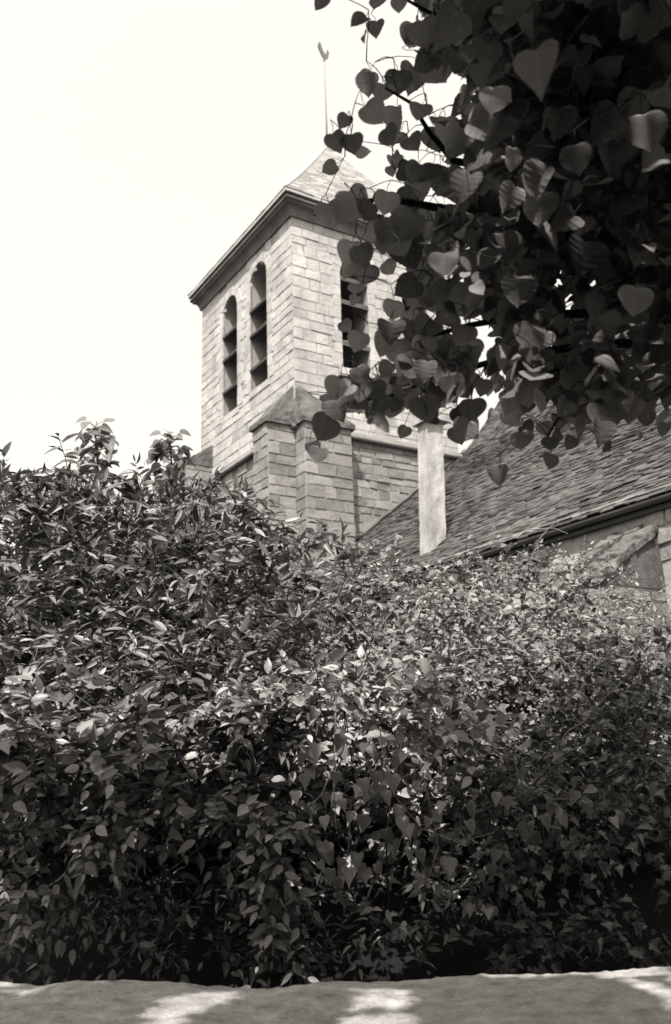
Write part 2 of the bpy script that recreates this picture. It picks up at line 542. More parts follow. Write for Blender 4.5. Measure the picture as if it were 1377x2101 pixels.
vane = MB()
vane.tube([(AP[0], AP[1], AP[2] - .25), (AP[0], AP[1], AP[2] + 1.0), (AP[0], AP[1], AP[2] + 2.9)], .035, .014, 8)
vane.tube([(AP[0], AP[1], AP[2] - .25), (AP[0], AP[1], AP[2] + .1)], .14, .07, 10)
M_VANE = stone('pale_iron', .17, .26, isl=0, scale=5, stain=.2, bump=.1, rough=.6)
vp = vane.build('weathervane', M_VANE, tower, smooth=True)
cock = MB()
ck = [(-.34, .16), (-.30, .30), (-.22, .36), (-.14, .24), (-.05, .14), (.08, .12), (.15, .2), (.17, .33), (.22, .36), (.27, .31), (.31, .28), (.26, .25), (.24, .12), (.17, .0), (.05, -.08), (.03, -.16), (-.03, -.16), (-.03, -.08), (-.15, -.04), (-.26, .05)]
cock.prism([(AP[0] + x * .8, AP[1] - .015 + x * .35, AP[2] + 3.02 + y) for x, y in ck], (-.012, .03, 0))
cock.build('weathercock', M_VANE, vp)

# arched surrounds with louvres
def surround(mb, O, U, N, op, w=.2, proud=.022, depth=.05):
    O, U, N = map(lambda q: np.asarray(q, float), (O, U, N))
    u0, u1, zb, zs = op
    r = (u1 - u0) / 2; c = (u0 + u1) / 2
    P = lambda u, z, n: O + U * u + np.array([0, 0, z]) + N * n
    rr = random.Random(int(u0 * 100))
    def vou(poly):
        n = rr.uniform(-.006, .004)
        base = [P(u, z, -depth) for u, z in poly]; top = [P(u, z, proud + n) for u, z in poly]
        mb.hull8(base, top)
    z = zb
    k = 0
    while z < zs - .02:
        h = min(rr.uniform(.22, .34), zs - z)
        if zs - z - h < .1: h = zs - z
        wl = w if k % 2 else w * 1.35
        wr = w * 1.35 if k % 3 == 1 else w
        vou([(u0 - wl, z + .005), (u0, z + .005), (u0, z + h - .005), (u0 - wl, z + h - .005)])
        vou([(u1, z + .005), (u1 + wr, z + .005), (u1 + wr, z + h - .005), (u1, z + h - .005)])
        z += h; k += 1
    nv = 9
    for i in range(nv):
        a0 = math.pi * i / nv + .012; a1 = math.pi * (i + 1) / nv - .012
        R2 = r + w * 1.15
        vou([(c - r * math.cos(a0), zs + r * math.sin(a0)), (c - r * math.cos(a1), zs + r * math.sin(a1)), (c - R2 * math.cos(a1), zs + R2 * math.sin(a1)), (c - R2 * math.cos(a0), zs + R2 * math.sin(a0))])
    # sill
    vou([(u0 - .08, zb - .16), (u1 + .08, zb - .16), (u1 + .08, zb - .004), (u0 - .08, zb - .004)])

def louvres(O, U, N, op, zl, parent, t=.05):
    O, U, N = map(lambda q: np.asarray(q, float), (O, U, N))
    for z in zl:
        mb = MB()
        a, b = op[0] + .004, op[1] - .004
        P = lambda u, z, n: O + U * u + np.array([0, 0, z]) + N * n
        mb.hull8([P(a, z, .03), P(b, z, .03), P(b, z + .30, -.42), P(a, z + .30, -.42)],
                 [P(a, z + t, .045), P(b, z + t, .045), P(b, z + .30 + t, -.42), P(a, z + .30 + t, -.42)])
        mb.build('louvre', M_LOUVRE, parent)
for op in OPS_L:
    mb = MB(); surround(mb, (0, 0, 0), (0, 1, 0), (-1, 0, 0), op)
    w = mb.build('window', M_ASHLAR, tower)
    louvres((0, 0, 0), (0, 1, 0), (-1, 0, 0), op, (10.58 + E, 9.93 + E, 9.05 + E), w)
for op in OPS_R:
    mb = MB(); surround(mb, (0, 0, 0), (1, 0, 0), (0, -1, 0), op)
    w = mb.build('window', M_ASHLAR, tower)
    louvres((0, 0, 0), (1, 0, 0), (0, -1, 0), op, (10.8 + E, 10.2 + E, 9.15 + E), w, .10)

# buttresses at the near corner (angle buttresses) and the far corner
ZD = 6.98 + E
APX = 8.0 + E
p1, w1, p2, w2 = .66, .66, .38, 1.15
def buttress(b0, b1, a0, a1, faces):
    """solid prism with stones on the named faces"""
    m = MB(); m.box(b0, b1, a0, a1, 0, ZD)
    root = m.build('buttress', M_MORTAR, tower)
    k = MB()
    kw = dict(hh=(.2, .3), ww=(.25, .45), proud=(.01, .028), jit=.008, rnd=rb)
    if '-b' in faces: wall_blocks(k, (b0, a0, 0), (0, 1, 0), (-1, 0, 0), a1 - a0, 0, ZD, [], **kw)
    if '-a' in faces: wall_blocks(k, (b0, a0, 0), (1, 0, 0), (0, -1, 0), b1 - b0, 0, ZD, [], **kw)
    if '+a' in faces: wall_blocks(k, (b0, a1, 0), (1, 0, 0), (0, 1, 0), b1 - b0, 0, ZD, [], **kw)
    if '+b' in faces: wall_blocks(k, (b1, a0, 0), (0, 1, 0), (1, 0, 0), a1 - a0, 0, ZD, [], **kw)
    k.build('stone_facing', M_LOWER, root)
    return root
o_ = .075
bA = buttress(-p1, -.002, .0, w1, ('-b', '-a', '+a'))
bB = buttress(.002, w2, -p2, -.002, ('-b', '-a', '+b'))
# caps: weathered slopes rising to the corner
c = MB()
d0, d1 = ZD - .02, ZD + .09
outl = [(-.0, w1 + o_), (-p1 - o_, w1 + o_), (-p1 - o_, -o_), (-.0 - o_, -o_), (-.0 - o_, -.0)]
def cap(mb, outline, apex, z0, z1):
    n = len(mb.v); k = len(outline)
    mb.v += [(b, a, z0) for b, a in outline] + [(b, a, z1) for b, a in outline] + [apex]
    for i in range(k):
        j = (i + 1) % k
        mb.f.append((n+i, n+j, n+k+j, n+k+i))
        mb.f.append((n+k+i, n+k+j, n+2*k))
    mb.f.append(tuple(range(n + k - 1, n - 1, -1)))
cap(c, [(.0, w1 + o_), (-p1 - o_, w1 + o_), (-p1 - o_, -o_), (.0, -o_)], (.03, .06, APX), d0, d1)
rough(c.build('weathering_cap', M_CAP, bA), 9, .022, 4.0)
c = MB()
cap(c, [(-o_, .0), (-o_, -p2 - o_), (w2 + o_, -p2 - o_), (w2 + o_, .0)], (.06, .03, APX - .01), d0 - .002, d1 - .002)
rough(c.build('weathering_cap', M_CAP, bB), 9, .022, 4.0, 3)
# far corner
ZD_near = ZD
ZD = 7.35 + E
bF = buttress(-.7, -.002, LA - .72, LA, ('-b', '-a', '+a'))
c = MB()
c.prism([(0, LA - .76, ZD), (-.76, LA - .76, ZD), (-.76, LA - .76, ZD + .06), (0, LA - .76, 7.95 + E)], (0, .8, 0))
rough(c.build('weathering_cap', M_CAP, bF), 9, .02, 4.0, 5)

# ------------------------------------------------------------------ nave
nave = empty('church_nave', TC, YAW)
tag(nave, 'long church nave with a steep dark tiled roof against the bell tower', 'church')
NA0, NA1 = -14.0, -.004
BW = -.79
RP = [(-.86, 2.757 + E), (4.61, 7.08 + E), (6.55, 9.5 + E)]
def roof_z(b):
    return float(np.interp(b, [p[0] for p in RP], [p[1] for p in RP]))
mb = MB()
mb.box(BW, 13.6, NA0, NA0 + .5, 0, 2.7 + E)
mb.box(BW, BW + .6, NA0 + .5, NA1, 0, 2.86 + E)
mb.box(13.0, 13.6, NA0 + .5, NA1, 0, 2.86 + E)
mb.prism([(BW + .6, NA1, 0), (13.0, NA1, 0), (13.0, NA1, roof_z(.1)), (8.4, NA1, roof_z(4.6)), (6.55, NA1, roof_z(6.55) - .1), (4.61, NA1, roof_z(4.61) - .08), (BW + .6, NA1, roof_z(BW + .6) - .08)], (0, -.4, 0))
nw = mb.build('wall', M_PLASTER, nave)
# stones showing through the plaster
mb = MB()
rs = random.Random(9)
wall_blocks(mb, (BW, NA0 + .2, 0), (0, 1, 0), (-1, 0, 0), 13.7, 0, 2.68 + E, [], hh=(.14, .26), ww=(.18, .5), proud=(-.022, .022), jit=.03, rnd=rs)
mb.build('stone_facing', M_PLASTER, nave)
# roof deck and tiles
mb = MB()
deck = [(b, z - .03) for b, z in RP] + [(13.9, 2.757 + E), (13.9, 2.65 + E), (6.55, 9.3 + E), (4.61, 6.93 + E), (-.84, 2.65 + E)]
mb.prism([(b, NA0 - .1, z) for b, z in deck], (0, NA1 - NA0 + .1, 0))
nr_ = mb.build('roof', M_TILE, nave)
mb = MB()
rt = random.Random(21)
# arc length along the profile
seglen = [math.dist(RP[i], RP[i + 1]) for i in range(2)]
tot = sum(seglen)
def along(s):
    i = 0 if s < seglen[0] else 1
    q = s if i == 0 else s - seglen[0]
    a, b = np.array(RP[i]), np.array(RP[i + 1])
    d = (b - a) / seglen[i]
    return a + d * q, d
s = -.03
row = 0
while s < tot - .1:
    p, d = along(max(s, 0)); p = p + d * min(s, 0)
    nrm = np.array([-d[1], d[0]])
    a = NA0 + (row % 2) * .09
    wob = rt.uniform(-.008, .008)
    while a < NA1 - .02:
        w = rt.uniform(.12, .22)
        a2 = min(a + w, NA1)
        ln = .2
        sag = .018 * mnoise.noise(Vector((a * .6, s * .6, 0)))
        lift = rt.uniform(.014, .034) + sag + (rt.random() < .08) * .015
        j = [rt.uniform(-.014, .014) for _ in range(2)]
        lo1 = p + d * (wob + j[0]); lo2 = p + d * (wob + j[1])
        up = p + d * ln
        f3 = lambda q, aa, h: (q[0] + nrm[0] * h, aa, q[1] + nrm[1] * h)
        g = .003
        th = .014
        tl = rt.uniform(-.006, .006)
        base = [f3(lo1, a + g, lift - th), f3(lo2, a2 - g, lift - th + tl), f3(up, a2 - g, -.005), f3(up, a + g, -.005)]
        top = [f3(lo1, a + g, lift), f3(lo2, a2 - g, lift + tl), f3(up, a2 - g, .008), f3(up, a + g, .008)]
        mb.hull8(base, top)
        a = a2
    s += .095
    row += 1
mb.build('roof_tiles', M_TILE, nr_, fix=False)
# mortar fillet where the roof meets the tower
mb = MB()
pts = []
for k in range(30):
    b = -.5 + k * (4.6 + .5) / 29
    pts.append((b, -.03, roof_z(b) + .09 + rt.uniform(-.02, .02)))
mb.tube(pts, .04, .035, 7)
mb.build('mortar_fillet', M_CAP, nr_, smooth=True)
mb = MB()
mb.tube([(4.55 + k * .2, -.02, roof_z(4.55 + k * .2) + .05) for k in range(10)], .05, .05, 6)
mb.build('verge', M_CHIM, nr_, smooth=True)
# gutter and soffit
mb = MB()
prof = []
for k in range(9):
    an = math.pi + math.pi * k / 8
    prof.append((-.90 + .055 * math.cos(an), 2.70 + E + .055 * math.sin(an)))
for k in range(8, -1, -1):
    an = math.pi + math.pi * k / 8
    prof.append((-.90 + .048 * math.cos(an), 2.702 + E + .048 * math.sin(an)))
mb.prism([(b, NA0, z) for b, z in prof], (0, NA1 - NA0 - .3, 0))
mb.build('gutter', M_GUTTER, nave)
mb = MB(); mb.box(-.855, BW + .02, NA0, NA1 - .3, 2.585 + E, 2.64 + E)
mb.build('eaves_soffit', M_METAL, nave)
# chimney, standing through the eaves
c0 = (-.46, -4.84); cw, cl = .31, .28
ZT = 5.36 + E
ln_ = .115
mb = MB()
b_, t_ = [], []
for db, da in ((0, 0), (cw, 0), (cw, cl), (0, cl)):
    b_.append((c0[0] + db, c0[1] + da, 1.4 + E)); t_.append((c0[0] + db + ln_ * 1.6, c0[1] + da, ZT))
n = 10
for i in range(n):
    f0, f1 = i / n, (i + 1) / n
    L0 = [tuple(np.array(b_[k]) * (1 - f0) + np.array(t_[k]) * f0) for k in range(4)]
    L1 = [tuple(np.array(b_[k]) * (1 - f1) + np.array(t_[k]) * f1) for k in range(4)]
    nn = len(mb.v); mb.v += L0 + L1
    for k in range(4):
        q = (k + 1) % 4
        mb.f.append((nn+k, nn+q, nn+4+q, nn+4+k))
mb.f.append((len(mb.v)-4, len(mb.v)-3, len(mb.v)-2, len(mb.v)-1)); mb.f.append((3, 2, 1, 0))
ch = mb.build('chimney', M_CHIM, nave, fix=True)
rough(ch, 3, .008, 5.0, 2)
mb = MB()
tx = c0[0] + ln_ * 1.6
mb.box(tx - .07, tx + cw + .07, c0[1] - .07, c0[1] + cl + .07, ZT + .002, ZT + .05)
mb.box(tx + .06, tx + cw - .06, c0[1] + .06, c0[1] + cl - .06, ZT + .05, ZT + .32)
rough(mb.build('chimney_cap', M_CHIM, ch), 4, .012, 7.0, 4)
mb = MB()
mb.tube([(tx - .1, c0[1] - .075, ZT - .02), (tx + .1, c0[1] - .078, ZT + .02), (tx + cw + .1, c0[1] - .075, ZT + .0)], .014, .014, 6)
mb.tube([(tx - .42, c0[1] - .06, ZT + .13), (tx + .05, c0[1] - .06, ZT + .17)], .010, .010, 6)
mb.build('cap_strap', M_METAL, ch, smooth=True)
# nave buttress
mb = MB()
ba0, ba1 = -9.45, -8.75
mb.box(-1.7, BW - .002, ba0 + .06, ba1 - .06, 0, 1.72 + E)
mb.prism([(BW - .001, ba0 + .055, 1.72 + E), (-1.705, ba0 + .055, 1.72 + E), (-1.705, ba0 + .055, 1.80 + E), (BW - .001, ba0 + .055, 2.38 + E)], (0, ba1 - ba0 - .11, 0))
nb = mb.build('buttress', M_CAP, nave)
mb = MB()
for q in range(9):          # rubble stones laid up the slope
    for c_ in range(3):
        f0, f1 = q / 9 + rb.uniform(-.01, .01), (q + .96) / 9
        pb = lambda f: (-1.76 + f * (1.76 + BW), 1.80 + E + f * .60)
        (b0, z0), (b1, z1) = pb(f0), pb(f1)
        wdt = (ba1 - ba0 - .06) / 3
        a0_, a1_ = ba0 + .03 + wdt * c_ + rb.uniform(-.02, .02), ba0 + .03 + wdt * (c_ + .97) + rb.uniform(-.02, .02)
        hh = rb.uniform(.0, .11)
        base = [(b0, a0_, z0 - .03), (b0, a1_, z0 - .03), (b1, a1_, z1 - .03), (b1, a0_, z1 - .03)]
        mb.hull8(base, [(x + rb.uniform(-.015, .015), y + rb.uniform(-.02, .02), z + .03 + hh + rb.uniform(-.03, .03)) for x, y, z in base])
rough(mb.build('weathering_cap', M_CAP, nb), 3, .012, 9.0, 7)
mb = MB()
wall_blocks(mb, (-1.7, ba0 + .06, 0), (1, 0, 0), (0, -1, 0), 1.1, 0, 1.7 + E, [], hh=(.2, .3), ww=(.25, .5), proud=(.006, .03), jit=.012, rnd=rb)
wall_blocks(mb, (-1.7, ba0 + .06, 0), (0, 1, 0), (-1, 0, 0), ba1 - ba0 - .12, 0, 1.7 + E, [], hh=(.2, .3), ww=(.25, .5), proud=(.006, .03), jit=.012, rnd=rb)
mb.build('stone_facing', M_LOWER, nb)

# ------------------------------------------------------------------ foliage engine
def template(kind):
    if kind == 'linden':
        st = [(-.05, .14), (-.05, .27), (-.01, .40), (.05, .44), (.08, .485), (.12, .475), (.15, .53), (.20, .505), (.23, .555), (.29, .515), (.32, .555), (.38, .505), (.41, .54), (.47, .475), (.50, .50), (.56, .425), (.59, .44), (.65, .355), (.68, .365), (.74, .275), (.77, .28), (.83, .17), (.88, .12), (.93, .05), (1.0, 0)]
        fold, wave = .07, .004
    elif kind == 'ovate':
        st = [(0, 0), (.12, .32), (.33, .5), (.55, .44), (.78, .22), (1, 0)]; fold, wave = .05, .0
    elif kind == 'lance':
        st = [(0, 0), (.15, .32), (.38, .5), (.65, .38), (.85, .17), (1, 0)]; fold, wave = .05, .0
    elif kind == 'small':
        st = [(0, 0), (.3, .5), (.62, .4), (1, 0)]; fold, wave = .05, 0
    elif kind == 'heart':
        st = [(-.08, .2), (-.04, .38), (.12, .5), (.35, .45), (.6, .27), (.82, .1), (1, 0)]; fold, wave = .05, .0
    elif kind == 'ivy':
        st = [(-.1, .2), (.0, .42), (.06, .3), (.2, .52), (.3, .6), (.4, .34), (.6, .24), (.8, .12), (1, 0)]; fold, wave = .04, .0
    V, Fc, UV = [], [], []
    for i, (s, w) in enumerate(st):
        hh = -.10 * max(s, 0) ** 2
        sm = max(s, 0.0)
        V += [(s, -w, hh + fold * w * 2 + wave * math.sin(i * 1.7)), (sm, 0, hh), (s, w, hh + fold * w * 2 + wave * math.sin(i * 1.7 + 2))]
        UV += [(s, .5 - w), (sm, .5), (s, .5 + w)]
    for i in range(len(st) - 1):
        a = i * 3; b = a + 3
        for c in (0, 1):
            Fc += [(a + c, b + c, b + c + 1), (a + c, b + c + 1, a + c + 1)]
    return np.array(V), np.array(Fc), np.array(UV)
TPL = {k: template(k) for k in ('linden', 'ovate', 'lance', 'small', 'heart', 'ivy')}

class Leaves:
    def __init__(self, kind):
        self.kind = kind; self.p, self.a, self.n, self.l, self.w = [], [], [], [], []
        self.stem = MB()
    def add(self, p, a, n, l, w):
        self.p.append(np.atleast_2d(p)); self.a.append(np.atleast_2d(a)); self.n.append(np.atleast_2d(n))
        self.l.append(np.atleast_1d(l)); self.w.append(np.atleast_1d(w))
    def build(self, name, mat, parent, origin):
        V, Fc, UV = TPL[self.kind]
        p = np.concatenate(self.p) - origin; a = unit(np.concatenate(self.a)); n = np.concatenate(self.n)
        l = np.concatenate(self.l); w = np.concatenate(self.w)
        n = unit(n - a * np.sum(a * n, 1, keepdims=True)); s = np.cross(n, a)
        N, k = len(p), len(V)
        curl = RNG.uniform(.2, 2.6, N) if self.kind != 'linden' else RNG.uniform(-.6, 3.6, N)
        cup = RNG.uniform(-.10, .30, N) if self.kind in ('linden', 'heart', 'ivy') else np.zeros(N)
        ph = RNG.uniform(0, 6.28, N); wv = RNG.uniform(0, .05, N) if self.kind == 'linden' else np.zeros(N)
        asym = RNG.uniform(-.12, .12, N)
        X = (p[:, None] + a[:, None] * (l[:, None, None] * V[None, :, 0:1])
             + s[:, None] * ((w[:, None] * V[None, :, 1] + (l * asym)[:, None] * V[None, :, 0] ** 2)[..., None])
             + n[:, None] * ((l[:, None] * (V[None, :, 2] * curl[:, None] + cup[:, None] * (V[None, :, 1] ** 2) * 2 + wv[:, None] * np.abs(V[None, :, 1]) * 2 * np.sin(V[None, :, 0] * 7 + ph[:, None] + 2 * np.sign(V[None, :, 1]))))[..., None]))
        X = X.reshape(-1, 3)
        T = (Fc[None] + (np.arange(N) * k)[:, None, None]).reshape(-1, 3)
        me = bpy.data.meshes.new(name)
        me.vertices.add(len(X)); me.vertices.foreach_set('co', X.astype(np.float32).ravel())
        me.loops.add(T.size); me.loops.foreach_set('vertex_index', T.astype(np.int32).ravel())
        me.polygons.add(len(T)); me.polygons.foreach_set('loop_start', (np.arange(len(T)) * 3).astype(np.int32))
        me.update(calc_edges=True)
        me.polygons.foreach_set('use_smooth', np.ones(len(T), bool))
        uvl = me.uv_layers.new(name='UVMap')
        vi = T.ravel() % k
        uvl.data.foreach_set('uv', UV[vi].astype(np.float32).ravel())
        me.materials.append(mat)
        o = bpy.data.objects.new(name, me); COL.objects.link(o); o.parent = parent
        return o

UP = np.array([0, 0, 1.0])
def rand_unit(n):
    return unit(RNG.normal(size=(n, 3)))

def spray(L, p0, d, ln, nleaf, ll, ratio, droop=.25, upw=.8, facing=None, stem=.0022, spread=.9, tip=True):
    """one twig: leaves in alternate pairs along a drooping axis"""
    ts = np.linspace(.2, 1, nleaf)
    g = np.array([0, 0, -droop])
    P = p0 + d * (ln * ts)[:, None] + g * (ln * ts ** 2)[:, None]
    tan = unit(d + g * (2 * ts)[:, None])
    side = unit(np.cross(tan, UP) + RNG.normal(size=(nleaf, 3)) * .25)
    sg = np.where(np.arange(nleaf) % 2 == 0, 1, -1)[:, None]
    ax = tan * .55 + side * sg * spread + RNG.normal(size=(nleaf, 3)) * .28 - UP * .12
    if tip: ax[-1] = tan[-1]
    nn = UP * upw + RNG.normal(size=(nleaf, 3)) * .45
    if facing is not None: nn = nn + facing
    le = ll * RNG.uniform(.45, 1.3, nleaf) * np.where(ts > .9, .8, 1)
    L.add(P, ax, nn, le, le * ratio * RNG.uniform(.8, 1.15, nleaf))
    if stem:
        L.stem.tube([p0, p0 + d * ln * .5 + g * ln * .25, p0 + d * ln + g * ln], stem, stem * .5, 3)

def grow(L, clusters, ntw, nleaf, ll, ratio, tl=(.14, .32), droop=.25, upw=.8, face=.35, upd=.5, camd=.45, stem=.002, spread=.9):
    for (c, r) in clusters:
        for _ in range(ntw):
            d = RNG.normal(size=3)
            vd = unit(c - np.array([0, 0, EYE]))
            d = unit(unit(d) + UP * upd - vd * camd)
            p0 = c + rand_unit(1)[0] * r * RNG.uniform(.1, .8)
            ln = RNG.uniform(*tl)
            spray(L, p0, d, ln, max(3, int(nleaf * RNG.uniform(.7, 1.3))), ll, ratio, droop, upw, -vd * face, stem, spread)

def shoots(L, clusters, n, ll, ratio, lo=.3, hi=.6, stem=.0034):
    """long arching shoots that stand clear of the mass"""
    for _ in range(n):
        c, r_ = clusters[int(RNG.integers(len(clusters)))]
        vd = unit(c - np.array([0, 0, EYE]))
        d = unit(RNG.normal(size=3) * .7 + UP * .9 - vd * .5)
        spray(L, c, d, RNG.uniform(lo, hi), int(RNG.integers(8, 15)), ll, ratio, droop=RNG.uniform(.3, .75), upw=.6, facing=-vd * .3, stem=stem, spread=.8)

HOLLOWS = [(430, 1700, 95), (400, 1790, 90), (720, 1960, 50), (930, 1900, 90), (680, 1890, 60), (1060, 1260, 55), (1085, 1460, 55), (1050, 1420, 40), (395, 1530, 32), (80, 1090, 45), (660, 1190, 50), (560, 1255, 40), (330, 1260, 55), (120, 1250, 50), (260, 1430, 42), (70, 1330, 60), (400, 1100, 30), (60, 1780, 70), (230, 1880, 60), (620, 1570, 60), (720, 1530, 45), (540, 1560, 40), (1290, 1760, 60), (1340, 1880, 50), (1240, 1560, 50), (1130, 1840, 80), (870, 1520, 40), (480, 1330, 35), (790, 1330, 30), (930, 1310, 35), (1190, 1650, 50)]
def hollow(x, y, k=1.0):
    for hx, hy, hr in HOLLOWS:
        if (x - hx) ** 2 + ((y - hy) * 1.15) ** 2 < (hr * k) ** 2: return True
    return False

def fill(poly, step, depth, r, jd=.18, skip=.1, holes=True, jit=.4, hk=1.0):
    """cluster centres over a stretch of the hedge"""
    xs = [p[0] for p in poly]; ys = [p[1] for p in poly]
    out = []
    y = min(ys)
    while y <= max(ys):
        x = min(xs) + RNG.uniform(0, step)
        while x <= max(xs):
            px, py = x + RNG.uniform(-jit, jit) * step, y + RNG.uniform(-jit, jit) * step
            nz = mnoise.noise(Vector((px / 105.0, py / 75.0, 3.3))) + .4 * mnoise.noise(Vector((px / 45.0, py / 38.0, 8.1)))
            if holes and nz < -.36: x += step; continue
            if in_poly(px, py, poly) and RNG.random() > skip and not (holes and hollow(px, py, hk)):
                d = depth(px, py) + RNG.uniform(-jd, jd) - (.32 * nz if holes else 0)
                out.append((at(px, py, d), r * RNG.uniform(.7, 1.2)))
            x += step
        y += step
    return out

def plant(name, loc, label, cat, group=None):
    o = empty(name, loc); tag(o, label, cat, group); return o

def lerp(y, y0, d0, y1, d1):
    t = min(1, max(0, (y - y0) / (y1 - y0))); return d0 + (d1 - d0) * t

def finish(root, L, lm, stems=True, sm=None):
    o = np.array(root.location)
    L.build('foliage', lm, root, o)
    if stems and L.stem.v:
        L.stem.build('stems', sm or M_STEM, root, origin=o, fix=False)

def inner_stems(L, base, clusters, n, r=.006):
    for i in range(n // 2):
        c = clusters[int(RNG.integers(len(clusters)))][0]
        b = base + np.array([RNG.normal() * .35, .45 + RNG.uniform(0, .4), -.1])
        m = (b + c) / 2 + RNG.normal(size=3) * .08 + np.array([0, .1, .15])
        L.stem.tube([b, b * .5 + m * .5 + RNG.normal(size=3) * .03, m, c * .5 + m * .5 + RNG.normal(size=3) * .03, c], r, r * .35, 5)

# --- elder: tall shrub at the upper left, upright lance leaves
root = plant('elder_shrub', (-1.0, 5.0, .75), 'tall shrub with upright lance shaped leaves in front of the tower foot', 'shrub')
L = Leaves('lance')
pA = [(-60, 985), (60, 978), (130, 1000), (210, 1010), (300, 1030), (350, 1005), (430, 1015), (480, 1035), (530, 1075), (560, 1125), (640, 1140), (740, 1155), (720, 1230), (640, 1330), (560, 1420), (-60, 1440)]
dA = lambda x, y: lerp(y, 980, 5.3, 1430, 4.15)
cA = fill(pA, 62, dA, .12)
grow(L, cA, 8, 9, .098, .30, tl=(.18, .36), droop=.3, upd=.75)
cA2 = fill(pA, 70, lambda x, y: dA(x, y) + .45 if y > 1050 else 9.0, .18, hk=.8)
grow(L, [c for c in cA2 if c[0][1] < 7], 6, 9, .10, .32, tl=(.2, .36), droop=.3, upd=.6, stem=0)
cA3 = fill(pA, 80, lambda x, y: dA(x, y) + .9 if y > 1100 else 9.0, .2, holes=False)
grow(L, [c for c in cA3 if c[0][1] < 7.5], 5, 8, .11, .36, tl=(.2, .36), droop=.3, upd=.6, stem=0)
cA4 = fill([(-80, 1010), (240, 1020), (460, 1050), (560, 1150), (640, 1200), (600, 1500), (-80, 1520)], 62, lambda x, y: 6.0, .2, holes=False, skip=0)
grow(L, cA4, 8, 9, .12, .36, tl=(.2, .4), droop=.3, upd=.5, stem=0)
cA5 = fill([(-80, 1060), (260, 1060), (480, 1120), (560, 1180), (600, 1560), (-80, 1560)], 62, lambda x, y: 6.7, .2, holes=False, skip=0)
grow(L, cA5, 7, 9, .15, .40, tl=(.2, .4), droop=.3, upd=.5, stem=0)
for i in range(75):          # leading shoots along the top
    x = RNG.uniform(-30, 560)
    ytop = np.interp(x, [-40, 20, 60, 100, 140, 200, 250, 300, 350, 420, 480, 530, 560], [960, 950, 965, 950, 975, 965, 985, 1000, 960, 985, 990, 1030, 1080]) + RNG.uniform(-5, 60)
    p = at(x, ytop + 60, 5.1 + RNG.uniform(-.25, .3))
    d = unit(np.array([RNG.normal() * .28, RNG.normal() * .25, 1.0]))
    ln = 58 / F_PX * 5.1
    spray(L, p, d, ln, 9, .10, .26, droop=.05, upw=.35, facing=np.array([0, -.5, 0]), spread=.65)
shoots(L, cA, 34, .10, .27)
inner_stems(L, np.array([-1.0, 5.2, .75]), cA, 26)
finish(root, L, L_ELDER)

# --- bramble: middle of the hedge, small leaves, paler
root = plant('bramble_thicket', (.5, 5.6, .75), 'pale small leaved bramble thicket below the chimney', 'bramble')
L = Leaves('small')
pB = [(600, 1150), (680, 1135), (760, 1155), (860, 1185), (960, 1180), (1060, 1155), (1110, 1150), (1150, 1195), (1190, 1255), (1260, 1310), (1180, 1400), (1000, 1430), (800, 1440), (620, 1420), (560, 1400), (640, 1310), (720, 1220)]
dB = lambda x, y: lerp(y, 1130, 6.3, 1450, 4.25)
cB = fill(pB, 50, dB, .10)
grow(L, cB, 9, 10, .050, .52, tl=(.14, .34), droop=.35, upd=.5)
cB2 = fill(pB, 60, lambda x, y: dB(x, y) + .5, .2, hk=.8)
grow(L, cB2, 7, 9, .062, .55, tl=(.2, .36), stem=0)
cB3 = fill(pB, 55, lambda x, y: dB(x, y) + .9, .2, holes=False, skip=0)
grow(L, cB3, 8, 9, .08, .6, tl=(.2, .36), stem=0)
for i in range(60):          # wiry ends at the top against the roof
    x = RNG.uniform(640, 1180)
    y = np.interp(x, [640, 760, 880, 960, 1060, 1140, 1180], [1140, 1155, 1180, 1170, 1145, 1125, 1160]) + RNG.uniform(0, 40)
    p = at(x, y, 6.2 + RNG.uniform(-.3, .3))
    d = unit(np.array([RNG.normal(), RNG.normal() * .4, .7 + RNG.random()]))
    spray(L, p, d, RNG.uniform(.08, .24), 8, .038, .45, droop=.45, facing=np.array([0, -.4, 0]), stem=.0025)
for (ax, ay, bx, by, cx_, cy_) in ((1080, 1410, 1150, 1350, 1218, 1352), (1140, 1537, 1200, 1480, 1278, 1400), (850, 1290, 900, 1200, 905, 1150), (1010, 1400, 1060, 1300, 1090, 1250), (930, 1350, 1010, 1330, 1075, 1345), (745, 1430, 760, 1330, 800, 1260), (1060, 1105, 1110, 1085, 1165, 1095), (1090, 1150, 1130, 1080, 1150, 1075), (700, 1210, 740, 1180, 755, 1120)):
    d = dB(bx, by) - .2
    q = [at(ax, ay, d), at((ax + bx) / 2 - 4, (ay + by) / 2 - 8, d), at(bx, by, d), at((bx + cx_) / 2, (by + cy_) / 2 - 6, d), at(cx_, cy_, d)]
    L.stem.tube(q, .0045, .0025, 5)
shoots(L, cB, 60, .046, .5, .3, .7, .004)
inner_stems(L, np.array([.5, 5.8, .75]), cB, 22)
finish(root, L, L_BRAMBLE, sm=M_CANE)

